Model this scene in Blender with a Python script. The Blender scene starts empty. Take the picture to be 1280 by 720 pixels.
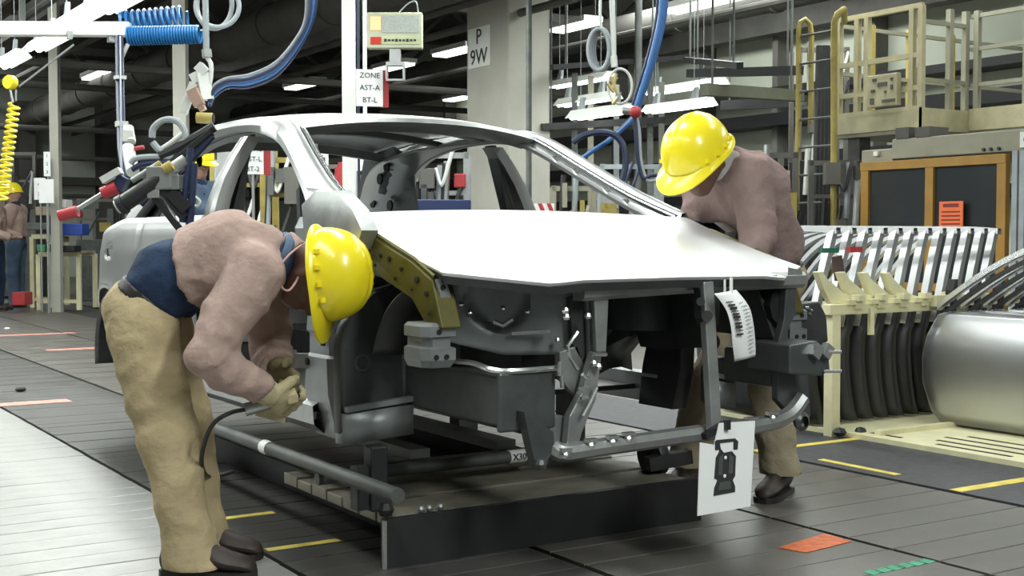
import bpy, bmesh, math, random
import numpy as np
from mathutils import Vector, Matrix

random.seed(7)
scene = bpy.context.scene
C = scene.collection

# ------------------------------------------------------------------ camera
F_PX, HORIZON, YAW, CAM_H = 1600.0, 296.0, math.radians(32.5), 1.03
PITCH = math.atan((360 - HORIZON) / F_PX)
cam_data = bpy.data.cameras.new('camera')
cam_data.sensor_width = 36.0
cam_data.lens = F_PX / 1280 * 36.0
cam_data.clip_start = 0.05
cam_data.clip_end = 200
cam = bpy.data.objects.new('camera', cam_data)
C.objects.link(cam)
cam.location = (0, 0, CAM_H)
cam.rotation_euler = (math.pi / 2 - PITCH, 0, -YAW)
scene.camera = cam

# ------------------------------------------------------------------ world, exposure
world = bpy.data.worlds.new('hall_air')
scene.world = world
world.use_nodes = True
world.node_tree.nodes['Background'].inputs[0].default_value = (0.75, 0.85, 0.80, 1)
world.node_tree.nodes['Background'].inputs[1].default_value = 0.18
scene.view_settings.view_transform = 'Standard'
scene.view_settings.look = 'None'
scene.view_settings.gamma = 1.0
scene.view_settings.exposure = 0.0
scene.view_settings.use_curve_mapping = False


def area_light(name, loc, sx, sy, power, color=(0.94, 1.0, 0.95), rot=(0, 0, 0)):
    l = bpy.data.lights.new(name, 'AREA')
    l.shape = 'RECTANGLE'
    l.size, l.size_y = sx, sy
    l.energy = power
    l.color = color
    o = bpy.data.objects.new(name, l)
    C.objects.link(o)
    o.location = loc
    o.rotation_euler = rot
    return o


# rows of fluorescent lamps that run along the line, above the frame, and added fills
for nm, x, y, ln, pw in (('row_and_fill_light', 0.3, 3.0, 5.0, 120), ('row_and_fill_light', 0.3, 9.0, 5.0, 190),
                         ('row_and_fill_light', 2.6, 5.6, 4.0, 120), ('row_and_fill_light', 3.0, 11.0, 5.0, 170),  # the first here is added over the bonnet to whiten it
                         ('row_and_fill_light', 5.2, 4.5, 4.0, 90), ('row_and_fill_light', 5.6, 10.0, 5.0, 210), ('row_and_fill_light', 2.4, -1.6, 4.0, 310),  # the last, behind the camera, is added to fill the front faces
                         ('row_and_fill_light', -2.2, 8.0, 6.0, 160), ('row_and_fill_light', -2.2, 15.0, 6.0, 220)):
    area_light(nm, (x, y, 3.7), 0.5, ln, pw)
# high bay lamps of the hall
for x, y, pw in ((2.0, 15.0, 320), (10.0, 10.0, 330), (2.0, 23.0, 420), (12.0, 14.0, 420), (-6.0, 18.0, 300), (4.0, 29.0, 420), (11.5, 4.0, 200)):  # the one by the end wall is added to brighten it
    area_light('bay_and_fill_light', (x, y, 4.9), 1.6, 4.0, pw)


# ------------------------------------------------------------------ helpers
_s, _c = math.sin(YAW), math.cos(YAW)
_sp, _cp = math.sin(PITCH), math.cos(PITCH)
_R = Vector((_c, -_s, 0)); _W = Vector((_s * _cp, _c * _cp, -_sp)); _U = Vector((_s * _sp, _c * _sp, _cp))
_O = Vector((0, 0, CAM_H))


def _ray(px, py):
    return (px - 640) / F_PX * _R + (360 - py) / F_PX * _U + _W


def _on(ax, v, px, py):
    r = _ray(px, py)
    return _O + r * ((v - _O[ax]) / r[ax])


def atx(x, px, py): return _on(0, x, px, py)      # a measured point on the plane X = x
def aty(y, px, py): return _on(1, y, px, py)
def atz(z, px, py): return _on(2, z, px, py)
def atd(d, px, py): return _O + _ray(px, py) * d   # at a distance along the view


def V(*a): return Vector(a)


MATS = {}


def mat(name, col, rough=0.5, metal=0.0, var=0.12, scale=6.0, bump=0.0, bscale=40.0, emit=0.0, spec=0.5, stretch=None,
        rvar=0.0, alpha=None, coat=0.0):
    if name in MATS:
        return MATS[name]
    m = bpy.data.materials.new(name)
    m.use_nodes = True
    nt = m.node_tree
    b = nt.nodes['Principled BSDF']
    b.inputs['Roughness'].default_value = rough
    b.inputs['Metallic'].default_value = metal
    b.inputs['Specular IOR Level'].default_value = spec
    b.inputs['Base Color'].default_value = (*col, 1)
    if coat:
        b.inputs['Coat Weight'].default_value = coat
    if emit:
        b.inputs['Emission Color'].default_value = (*col, 1)
        b.inputs['Emission Strength'].default_value = emit
    tc = nt.nodes.new('ShaderNodeTexCoord')
    mp = nt.nodes.new('ShaderNodeMapping')
    nt.links.new(tc.outputs['Object'], mp.inputs['Vector'])
    if stretch:
        mp.inputs['Scale'].default_value = stretch
    if var:
        n = nt.nodes.new('ShaderNodeTexNoise')
        n.inputs['Scale'].default_value = scale
        n.inputs['Detail'].default_value = 5
        n.inputs['Roughness'].default_value = 0.62
        nt.links.new(mp.outputs[0], n.inputs['Vector'])
        r = nt.nodes.new('ShaderNodeValToRGB')
        r.color_ramp.elements[0].position = 0.3
        r.color_ramp.elements[1].position = 0.7
        r.color_ramp.elements[0].color = (*[max(0, c * (1 - var)) for c in col], 1)
        r.color_ramp.elements[1].color = (*[min(1, c * (1 + var)) for c in col], 1)
        nt.links.new(n.outputs['Fac'], r.inputs[0])
        nt.links.new(r.outputs[0], b.inputs['Base Color'])
        if rvar:
            mr = nt.nodes.new('ShaderNodeMapRange')
            mr.inputs['To Min'].default_value = max(0.02, rough - rvar)
            mr.inputs['To Max'].default_value = min(1, rough + rvar)
            nt.links.new(n.outputs['Fac'], mr.inputs['Value'])
            nt.links.new(mr.outputs[0], b.inputs['Roughness'])
    if bump:
        n2 = nt.nodes.new('ShaderNodeTexNoise')
        n2.inputs['Scale'].default_value = bscale
        n2.inputs['Detail'].default_value = 4
        nt.links.new(mp.outputs[0], n2.inputs['Vector'])
        bp = nt.nodes.new('ShaderNodeBump')
        bp.inputs['Strength'].default_value = bump
        bp.inputs['Distance'].default_value = 0.02
        nt.links.new(n2.outputs['Fac'], bp.inputs['Height'])
        nt.links.new(bp.outputs[0], b.inputs['Normal'])
    if alpha is not None:
        b.inputs['Alpha'].default_value = alpha
    MATS[name] = m
    return m


class MB:
    """collects boxes, bars, tubes, grids and lofts into one mesh"""

    def __init__(self):
        self.v, self.f, self.cuts = [], [], []

    def add(self, vs, fs):
        n = len(self.v)
        self.cuts.append((n, len(self.f)))
        self.v += [tuple(p) for p in vs]
        self.f += [tuple(i + n for i in f) for f in fs]
        return self

    def box(self, c, s, rz=0.0, M=None):
        hx, hy, hz = s[0] / 2, s[1] / 2, s[2] / 2
        vs = [Vector((x, y, z)) for x in (-hx, hx) for y in (-hy, hy) for z in (-hz, hz)]
        if M is None:
            M = Matrix.Rotation(rz, 3, 'Z')
        vs = [M @ p + Vector(c) for p in vs]
        return self.add(vs, [(0, 1, 3, 2), (4, 6, 7, 5), (0, 4, 5, 1), (2, 3, 7, 6), (0, 2, 6, 4), (1, 5, 7, 3)])

    def span(self, a, b):
        a, b = Vector(a), Vector(b)
        return self.box((a + b) / 2, [max(1e-4, abs(q)) for q in (b - a)])

    def bar(self, a, b, w, h, up=(0, 0, 1)):
        """rectangular bar from a to b; w across, h along up"""
        a, b = Vector(a), Vector(b)
        d = (b - a)
        L = d.length
        d.normalize()
        up = Vector(up)
        if abs(d.dot(up)) > 0.98:
            up = Vector((0, 1, 0))
        x = d.cross(up).normalized()
        u = x.cross(d).normalized()
        M = Matrix((x, d, u)).transposed()
        return self.box((a + b) / 2, (w, L, h), M=M)

    def tube(self, pts, r, n=10, closed=False, cap=True):
        pts = [Vector(p) for p in pts]
        m = len(pts)
        rs = r if isinstance(r, (list, tuple)) else [r] * m
        rings = []
        prev = None
        for i, p in enumerate(pts):
            if closed:
                t = (pts[(i + 1) % m] - pts[i - 1])
            else:
                t = pts[min(i + 1, m - 1)] - pts[max(i - 1, 0)]
            t.normalize()
            if prev is None:
                a = t.orthogonal().normalized()
            else:
                a = (prev - t * prev.dot(t))
                a = a.normalized() if a.length > 1e-6 else t.orthogonal().normalized()
            prev = a
            b = t.cross(a)
            rings.append([p + (a * math.cos(q) + b * math.sin(q)) * rs[i] for q in [2 * math.pi * k / n for k in range(n)]])
        vs = [q for ring in rings for q in ring]
        fs = []
        for i in range(m if closed else m - 1):
            j = (i + 1) % m
            for k in range(n):
                l = (k + 1) % n
                fs.append((i * n + k, i * n + l, j * n + l, j * n + k))
        if cap and not closed:
            fs.append(tuple(range(n))[::-1])
            fs.append(tuple((m - 1) * n + k for k in range(n)))
        return self.add(vs, fs)

    def cyl(self, a, b, r, n=14, r2=None):
        return self.tube([a, b], [r, r if r2 is None else r2], n)

    def loft(self, rows, close_u=False, close_v=False, flip=False):
        """rows: list of equal-length point lists"""
        m, n = len(rows), len(rows[0])
        vs = [p for row in rows for p in row]
        fs = []
        for i in range(m if close_v else m - 1):
            for k in range(n if close_u else n - 1):
                a, b = i * n + k, i * n + (k + 1) % n
                c, d = ((i + 1) % m) * n + (k + 1) % n, ((i + 1) % m) * n + k
                fs.append((a, d, c, b) if flip else (a, b, c, d))
        return self.add(vs, fs)

    def prism(self, pts, ext):
        """planar polygon extruded by vector ext"""
        pts = [Vector(p) for p in pts]
        e = Vector(ext)
        n = len(pts)
        vs = pts + [p + e for p in pts]
        fs = [tuple(range(n))[::-1], tuple(n + i for i in range(n))]
        fs += [(i, (i + 1) % n, n + (i + 1) % n, n + i) for i in range(n)]
        return self.add(vs, fs)

    def lathe(self, prof, c, axis=(0, 0, 1), n=20):
        """prof: (radius, height) pairs along axis from c"""
        ax = Vector(axis).normalized()
        a = ax.orthogonal().normalized()
        b = ax.cross(a)
        rows = [[Vector(c) + ax * h + (a * math.cos(t) + b * math.sin(t)) * max(r, 1e-4)
                 for t in [2 * math.pi * k / n for k in range(n)]] for r, h in prof]
        return self.loft(rows, close_u=True)

    def ball(self, c, r, n=12, sq=(1, 1, 1)):
        rows = []
        for i in range(n // 2 + 1):
            th = math.pi * i / (n // 2)
            rows.append([Vector(c) + Vector((sq[0] * r * math.sin(th) * math.cos(p), sq[1] * r * math.sin(th) * math.sin(p), sq[2] * r * math.cos(th)))
                         for p in [2 * math.pi * k / n for k in range(n)]])
        return self.loft(rows, close_u=True, flip=True)


def tag(o, label=None, cat=None, group=None, kind=None):
    if label: o['label'] = label
    if cat: o['category'] = cat
    if group: o['group'] = group
    if kind: o['kind'] = kind
    return o


def wloc(o):
    p = Vector((0, 0, 0))
    while o is not None:
        p += o.location
        o = o.parent
    return p


def thing(name, label, cat, loc=(0, 0, 0), group=None):
    o = bpy.data.objects.new(name, None)
    o.empty_display_size = 0.1
    C.objects.link(o)
    o.location = loc
    return tag(o, label, cat, group)


def build(name, mb, m, parent=None, smooth=35, bevel=0.0, solid=0.0, sub=0, origin=None, fix=True, soff=-1.0):
    """links the collected mesh (world coordinates) as one object"""
    me = bpy.data.meshes.new(name)
    base = wloc(parent) if parent else (Vector(origin) if origin is not None else Vector((0, 0, 0)))
    me.from_pydata([(x - base.x, y - base.y, z - base.z) for x, y, z in mb.v], [], mb.f)
    me.update()
    if fix:
        bm = bmesh.new()
        bm.from_mesh(me)
        bmesh.ops.remove_doubles(bm, verts=bm.verts, dist=1e-5)
        bmesh.ops.recalc_face_normals(bm, faces=bm.faces)
        bm.to_mesh(me)
        bm.free()
    me.materials.append(m)
    if smooth:
        me.shade_smooth()
        me.set_sharp_from_angle(angle=math.radians(smooth))
    o = bpy.data.objects.new(name, me)
    C.objects.link(o)
    if parent:
        o.parent = parent
    elif origin is not None:
        o.location = base
    if solid:
        s = o.modifiers.new('solid', 'SOLIDIFY')
        s.thickness = solid
        s.offset = soff
    if sub:
        s = o.modifiers.new('sub', 'SUBSURF')
        s.levels = s.render_levels = sub
    if bevel:
        s = o.modifiers.new('bev', 'BEVEL')
        s.width = bevel
        s.segments = 2
        s.limit_method = 'ANGLE'
        s.angle_limit = math.radians(40)
    return o


def build_each(name, mb, m, parent=None, per=1, **kw):
    """every piece collected in mb becomes an object of its own; per = shapes that make up one piece"""
    cuts = mb.cuts[::per] + [(len(mb.v), len(mb.f))]
    out = []
    for (v0, f0), (v1, f1) in zip(cuts, cuts[1:]):
        p = MB()
        p.v = mb.v[v0:v1]
        p.f = [tuple(i - v0 for i in f) for f in mb.f[f0:f1]]
        out.append(build(name, p, m, parent, **kw))
    return out


def copy_tree(o, parent=None, loc=None, label=None, rz=None):
    c = o.copy()
    C.objects.link(c)
    if parent: c.parent = parent
    if loc is not None: c.location = loc
    if label: c['label'] = label
    if rz is not None: c.rotation_euler = (0, 0, rz)
    for ch in list(o.children):
        copy_tree(ch, c)
    return c


def text_part(name, body, size, parent, pos, xdir, up, m, thick=0.0015):
    """flat lettering as mesh, pos is its centre; xdir/up give the plane"""
    cu = bpy.data.curves.new(name, 'FONT')
    cu.body = body
    cu.size = size
    cu.align_x = 'CENTER'
    cu.align_y = 'CENTER'
    cu.extrude = thick
    cu.resolution_u = 2
    tmp = bpy.data.objects.new(name, cu)
    C.objects.link(tmp)
    dg = bpy.context.evaluated_depsgraph_get()
    me = bpy.data.meshes.new_from_object(tmp.evaluated_get(dg))
    bpy.data.objects.remove(tmp)
    x = Vector(xdir).normalized()
    u = Vector(up).normalized()
    nn = x.cross(u)
    M = Matrix((x, u, nn)).transposed()
    base = wloc(parent)
    me.transform(Matrix.Translation(Vector(pos) - base) @ M.to_4x4())
    me.materials.clear()
    me.materials.append(m)
    o = bpy.data.objects.new(name, me)
    C.objects.link(o)
    o.parent = parent
    return o


def smooth_path(pts, k=6):
    """Catmull-Rom through points"""
    P = [Vector(p) for p in pts]
    out = []
    for i in range(len(P) - 1):
        p0, p1, p2, p3 = P[max(i - 1, 0)], P[i], P[i + 1], P[min(i + 2, len(P) - 1)]
        for j in range(k):
            t = j / k
            out.append(0.5 * ((2 * p1) + (-p0 + p2) * t + (2 * p0 - 5 * p1 + 4 * p2 - p3) * t * t + (-p0 + 3 * p1 - 3 * p2 + p3) * t ** 3))
    out.append(P[-1])
    return out


# ------------------------------------------------------------------ signed-distance modelling for bodies and clothes
def surface_net(fn, lo, hi, h):
    lo = np.array(lo, float)
    n = np.ceil((np.array(hi) - lo) / h).astype(int) + 1
    ax = [lo[i] + h * np.arange(n[i]) for i in range(3)]
    G = np.stack(np.meshgrid(*ax, indexing='ij'), -1).reshape(-1, 3).astype(np.float32)
    D = fn(G).reshape(n).astype(np.float32)
    ins = D < 0
    cn = n - 1
    acc = np.zeros((*cn, 3), np.float32)
    cnt = np.zeros(cn, np.float32)
    cs = [(i, j, k) for i in (0, 1) for j in (0, 1) for k in (0, 1)]
    sl = lambda o: tuple(slice(o[i], o[i] + cn[i]) for i in range(3))
    for a in cs:
        for axis in range(3):
            if a[axis] == 0:
                b = list(a); b[axis] = 1
                da, db = D[sl(a)], D[sl(b)]
                m = (da < 0) != (db < 0)
                t = np.where(m, da / np.where(m, da - db, 1), 0)
                for q in range(3):
                    acc[..., q] += np.where(m, (a[q] + (t if q == axis else 0)), 0)
                cnt += m
    act = cnt > 0
    idx = -np.ones(cn, int)
    idx[act] = np.arange(act.sum())
    ijk = np.argwhere(act)
    verts = lo + h * (ijk + acc[act] / cnt[act][:, None])
    faces = []
    for axis in range(3):
        o1, o2 = [(1, 2), (2, 0), (0, 1)][axis]
        A = ins[tuple(slice(0, -1) if q == axis else slice(1, -1) for q in range(3))]
        B = ins[tuple(slice(1, None) if q == axis else slice(1, -1) for q in range(3))]
        e = np.argwhere(A != B)
        if not len(e): continue
        base = e.copy()
        for q in range(3):
            if q != axis: base[:, q] += 1
        sgn = A[tuple(e.T)]

        def cell(d1, d2):
            c = base.copy()
            c[:, o1] -= d1
            c[:, o2] -= d2
            return idx[tuple(c.T)]
        q = np.stack([cell(1, 1), cell(0, 1), cell(0, 0), cell(1, 0)], 1)
        q[~sgn] = q[~sgn][:, ::-1]
        faces.append(q)
    return verts, np.concatenate(faces)


def sd_cone(P, a, b, ra, rb):
    a = np.array(a, np.float32); b = np.array(b, np.float32)
    ab = b - a
    t = np.clip(((P - a) @ ab) / max(float(ab @ ab), 1e-9), 0, 1)
    return np.linalg.norm(P - a - t[:, None] * ab, axis=1) - (ra + (rb - ra) * t)


def smin(a, b, k):
    h = np.clip(0.5 + 0.5 * (b - a) / k, 0, 1)
    return b + (a - b) * h - k * h * (1 - h)


def sd_chain(P, prims, k=0.03):
    d = None
    for pr in prims:
        q = sd_cone(P, *pr)
        d = q if d is None else smin(d, q, k)
    return d


def noise3(P, s, seed=0):
    """cheap smooth noise: sum of rotated sines"""
    r = np.random.RandomState(seed)
    out = np.zeros(len(P), np.float32)
    for i in range(7):
        w = r.normal(size=3); w = w / np.linalg.norm(w) * s * (0.7 + 0.9 * r.rand())
        out += np.sin(P @ w.astype(np.float32) + r.rand() * 6.28 + 1.3 * np.sin(P @ np.roll(w, 1).astype(np.float32) * 0.7))
    return out / 7


def sdf_part(name, fn, prims, m, parent, h=0.011, pad=0.06):
    pts = np.array([list(p[0]) for p in prims] + [list(p[1]) for p in prims])
    r = max(max(p[2], p[3]) for p in prims)
    v, f = surface_net(fn, pts.min(0) - r - pad, pts.max(0) + r + pad, h)
    mb = MB()
    mb.v = [tuple(map(float, q)) for q in v]
    mb.f = [tuple(map(int, q)) for q in f]
    return build(name, mb, m, parent, smooth=60, fix=False)
# ------------------------------------------------------------------ materials
M_slat = mat('worn_steel_slat', (0.36, 0.355, 0.345), 0.36, 0.35, 0.25, 3.0, 0.06, 60, rvar=0.10)
M_slat2 = mat('dark_worn_slat', (0.115, 0.106, 0.096), 0.42, 0.2, 0.32, 4.0, 0.06, 60, rvar=0.10)
M_slat3 = mat('shaded_dark_slat', (0.065, 0.062, 0.058), 0.42, 0.2, 0.35, 4.0, 0.06, 60, rvar=0.10)  # darker lane, with shade of car and worker put into the colour
M_gap = mat('floor_gap', (0.05, 0.05, 0.05), 0.8)
M_mat = mat('black_rubber_mat', (0.045, 0.045, 0.05), 0.6, 0, 0.3, 20, 0.1, 120)
M_tape = mat('yellow_tape', (0.62, 0.50, 0.10), 0.6, 0, 0.25, 12)
M_orange = mat('orange_paint', (0.75, 0.16, 0.04), 0.55, 0, 0.35, 25)
M_green = mat('green_paint', (0.05, 0.32, 0.18), 0.6, 0, 0.4, 30)
M_pink = mat('faded_red_paint', (0.62, 0.25, 0.20), 0.6, 0, 0.3, 25)
M_wall = mat('pale_wall', (0.62, 0.65, 0.55), 0.8, 0, 0.08, 0.8)
M_wallg = mat('grey_green_wall', (0.47, 0.49, 0.44), 0.8, 0, 0.12, 0.7)
M_dark = mat('dark_roof_steel', (0.10, 0.096, 0.088), 0.75, 0, 0.3, 1.5)
M_dark2 = mat('grey_duct', (0.16, 0.155, 0.14), 0.6, 0.1, 0.25, 1.0)
M_conc = mat('grey_column_paint', (0.44, 0.43, 0.38), 0.75, 0, 0.08, 1.5)
M_white = mat('white_paint', (0.80, 0.82, 0.78), 0.5, 0, 0.05, 4)
M_paper = mat('white_paper', (0.92, 0.92, 0.93), 0.75, 0, 0.03, 5)
M_ink = mat('black_ink', (0.03, 0.03, 0.035), 0.7, 0, 0)
M_black = mat('black_plastic', (0.02, 0.02, 0.022), 0.45, 0, 0.2, 8)
M_cream = mat('cream_paint', (0.70, 0.66, 0.43), 0.5, 0, 0.12, 6)
M_gal = mat('galvanised_panel', (0.47, 0.475, 0.485), 0.36, 0.85, 0.05, 3, rvar=0.04)
M_tube = mat('lamp_glow', (0.95, 1.0, 0.95), 0.5, 0, 0, emit=9.0)
M_tube_far = mat('far_lamp_glow', (0.95, 1.0, 0.92), 0.5, 0, 0, emit=3.0)
M_red = mat('red_plastic', (0.40, 0.035, 0.04), 0.45, 0, 0.15)
M_blue = mat('blue_hose', (0.03, 0.13, 0.36), 0.4, 0, 0.15)
M_navyh = mat('navy_hose', (0.018, 0.028, 0.07), 0.45, 0, 0.15)
M_greyh = mat('grey_hose', (0.33, 0.36, 0.38), 0.45, 0, 0.15)
M_clear = mat('pale_cable', (0.62, 0.63, 0.60), 0.4, 0.1, 0.1)
M_yel = mat('yellow_plastic', (0.86, 0.72, 0.03), 0.35, 0, 0.06, 5)
M_yel2 = mat('yellow_ochre_paint', (0.36, 0.285, 0.075), 0.55, 0, 0.25, 6)
M_steel = mat('dull_steel', (0.42, 0.43, 0.43), 0.4, 0.7, 0.15, 9)
M_mach = mat('dark_machine_grey', (0.10, 0.105, 0.10), 0.55, 0.2, 0.35, 5)
M_beige = mat('beige_machine_paint', (0.30, 0.29, 0.22), 0.6, 0, 0.12, 3)
M_amber = mat('amber_frame_paint', (0.36, 0.19, 0.03), 0.5, 0, 0.15, 4)

# ------------------------------------------------------------------ floor
fl = MB(); fl.span((-12, -3, -0.08), (16, 36, -0.03))
floor = build('floor', fl, M_gap, None, smooth=0)
tag(floor, 'grey floor of steel conveyor slats with long seams', 'floor', kind='structure')
rnd = random.Random(3)
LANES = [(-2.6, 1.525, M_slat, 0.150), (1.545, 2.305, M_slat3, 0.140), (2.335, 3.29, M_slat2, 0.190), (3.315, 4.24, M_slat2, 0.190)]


def slat_mesh(x0, x1, w, name):
    mb = MB()
    b = 0.003
    y0, y1 = 0.002, w - 0.002
    rows = [[(x, y0, -0.03), (x, y0, -b), (x, y0 + b, 0), (x, y1 - b, 0), (x, y1, -b), (x, y1, -0.03)] for x in (x0, x1)]
    mb.loft(rows, flip=True)
    mb.add([rows[0][i] for i in range(6)], [(0, 1, 2, 3, 4, 5)])
    mb.add([rows[1][i] for i in range(6)], [(5, 4, 3, 2, 1, 0)])
    return mb


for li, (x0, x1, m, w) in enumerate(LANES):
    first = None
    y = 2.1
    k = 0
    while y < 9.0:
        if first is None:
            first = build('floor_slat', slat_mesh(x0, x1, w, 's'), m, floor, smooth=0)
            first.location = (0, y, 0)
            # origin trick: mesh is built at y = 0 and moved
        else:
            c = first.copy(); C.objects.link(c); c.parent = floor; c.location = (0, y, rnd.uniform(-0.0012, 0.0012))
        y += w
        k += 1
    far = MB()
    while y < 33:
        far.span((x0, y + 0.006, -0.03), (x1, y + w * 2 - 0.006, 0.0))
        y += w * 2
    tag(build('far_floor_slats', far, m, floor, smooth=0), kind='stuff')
side = MB(); side.span((4.95, -3, -0.03), (16, 36, -0.002)); side.span((-12, -3, -0.03), (-2.62, 36, -0.002))
build('side_floor', side, M_slat2, floor, smooth=0)
mt = MB(); mt.span((4.255, 0.5, -0.03), (4.94, 9, 0.006))
build('rubber_strip', mt, M_mat, floor, smooth=0)
for a, b in (((4.32, 3.72), (4.36, 4.17)), ((4.26, 3.33), (4.80, 3.39)), ((1.56, 3.93), (1.82, 3.97)), ((1.56, 4.46), (1.80, 4.50)),
             ((1.58, 3.30), (1.86, 3.345)), ((4.25, 4.48), (4.95, 4.53))):
    q = MB(); q.span((*a, 0.0005), (*b, 0.0085 if a[0] > 4 else 0.0025))
    build('tape_mark', q, M_tape, floor, smooth=0)
q = MB(); q.prism([(3.0, 3.07, 0.0008), (3.28, 3.13, 0.0008), (3.275, 3.0, 0.0008), (3.03, 2.97, 0.0008)], (0, 0, 0.0015)); build('paint_mark', q, M_orange, floor, smooth=0)
q = MB()
for i in range(6):
    q.prism([(3.0 + i * 0.05, 2.66, 0.0008), (3.045 + i * 0.05, 2.67, 0.0008), (3.04 + i * 0.05, 2.715, 0.0008), (3.0 + i * 0.05, 2.70, 0.0008)], (0, 0, 0.0015))
build('paint_mark', q, M_green, floor, smooth=0)
for (px, py), w in (((20, 505), 0.32), ((45, 418), 0.4), ((100, 436), 0.3)):
    p = atz(0, px, py); q = MB(); q.span((p.x - w, p.y - 0.08, 0.0008), (p.x + w, p.y + 0.08, 0.002)); build('paint_mark', q, M_pink, floor, smooth=0)

# ------------------------------------------------------------------ hall shell
q = MB(); q.span((-12, 34.0, -0.05), (16, 34.3, 5.6)); tag(build('wall_back', q, M_wallg, None, smooth=0), 'grey green end wall of the hall', 'wall', kind='structure')
q = MB(); q.span((15.0, -3, -0.05), (15.3, 34.3, 5.6)); tag(build('wall_right', q, M_wall, None, smooth=0), 'pale side wall behind the machinery', 'wall', kind='structure')
q = MB(); q.span((-12.3, -3, -0.05), (-12, 34.3, 5.6)); tag(build('wall_left', q, M_wallg, None, smooth=0), 'grey side wall of the hall', 'wall', kind='structure')
q = MB(); q.span((-12.3, -3, 5.6), (15.3, 34.3, 5.8)); ceiling = tag(build('ceiling', q, M_dark, None, smooth=0), 'dark steel roof deck with trusses', 'ceiling', kind='structure')
for y in (9.5, 13.5, 17.5, 21.5, 25.5, 29.5):      # roof trusses across the hall
    q = MB()
    q.span((-12, y - 0.1, 5.35), (15, y + 0.1, 5.6)); q.span((-12, y - 0.07, 4.55), (15, y + 0.07, 4.68))
    x = -12
    while x < 15:
        q.bar((x, y, 4.62), (x + 0.9, y, 5.4), 0.07, 0.07); q.bar((x + 0.9, y, 5.4), (x + 1.8, y, 4.62), 0.07, 0.07)
        x += 1.8
    build('roof_truss', q, M_dark, ceiling, smooth=0)
for x in (14.6, 9.0, 4.5, -1.0):
    q = MB(); q.span((x - 0.15, 2, 4.25), (x + 0.15, 34, 4.6)); build('roof_beam', q, M_dark2 if x == 9.0 else M_dark, ceiling, smooth=0)
for x, z, r in ((6.9, 4.0, 0.28), (2.0, 4.2, 0.24), (12.6, 4.35, 0.22)):
    q = MB(); q.cyl((x, 8.0, z), (x, 33.8, z), r, 18)
    for y in range(9, 34, 2): q.cyl((x, y, z), (x, y + 0.08, z), r + 0.025, 18)
    build('air_duct', q, M_dark, ceiling)
q = MB()
for x, z in ((3.4, 4.05), (3.7, 3.9), (7.8, 3.8), (8.2, 3.65), (11.2, 3.9), (0.5, 3.9), (5.8, 4.4)):
    q.cyl((x, 10, z), (x, 33.8, z), 0.05, 8)
for y, z in ((19, 3.5), (24, 3.75), (28, 3.3), (31.5, 2.9)):
    q.cyl((-8, y, z), (14.8, y, z), 0.06, 8)
tag(build('ceiling_pipes', q, M_dark, ceiling), kind='stuff')
# dark steel pilasters and rails in front of the end wall
for x in (1.8, 3.6, 5.2, 7.0, 9.0, 11.2, 13.2):
    q = MB(); q.span((x - 0.2, 33.4, 0), (x + 0.2, 33.99, 4.4)); build('pilaster', q, M_dark, bpy.data.objects['wall_back'], smooth=0)
q = MB(); q.span((0, 33.6, 2.35), (15, 33.98, 2.55)); q.span((0, 33.7, 2.05), (15, 33.98, 2.12)); build('wall_rail', q, M_dark, bpy.data.objects['wall_back'], smooth=0)
for z, d in ((3.35, 0.12), (2.9, 0.2), (2.25, 0.2), (1.65, 0.16)):
    q = MB(); q.span((14.5, 8, z - d / 2), (14.98, 33, z + d / 2)); build('wall_rail', q, M_black, bpy.data.objects['wall_right'], smooth=0)
for y in (13.2, 15.2, 17.0, 19.5, 22.5, 26.0, 30.0):
    q = MB(); q.span((14.7, y - 0.06, 0), (14.99, y + 0.06, 4.4)); build('pilaster', q, M_dark2, bpy.data.objects['wall_right'], smooth=0)


# ------------------------------------------------------------------ lamps
def ceiling_lamp(px, py, z, L, label, where):
    p = atz(z, px, py)
    t = thing('ceiling_lamp', label, 'lamp', p, 'small ceiling lamps')
    q = MB(); q.box(p + V(0, 0, 0.06), (0.34, L, 0.08)); build('lamp_housing', q, M_white, t, smooth=0)
    q = MB(); q.box(p, (0.28, L - 0.06, 0.045)); build('diffuser', q, M_tube_far, t, smooth=0)
    return t


for i, (px, py, L, lb) in enumerate(((292, 113, 1.5, 'small far ceiling lamp just left of the white post with signs, lower of two'),
                                     (380, 107, 1.5, 'small far ceiling lamp nearest left of the white post, above the car roof'),
                                     (124, 94, 1.6, 'small far ceiling lamp left of the blue hanging cable'),
                                     (570, 65, 1.2, 'small ceiling lamp right beside the grey column at upper sign height'),
                                     (576, 123, 1.2, 'small ceiling lamp low beside the grey column above the car roof'),
                                     (492, 84, 1.2, 'small ceiling lamp under the lit display board'),
                                     (717, 34, 1.0, 'ceiling lamp just right of the grey column top'),
                                     (890, 3, 1.8, 'ceiling lamp at the top edge above the second worker'))):
    ceiling_lamp(px, py, 4.15, L, lb, None)


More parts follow.
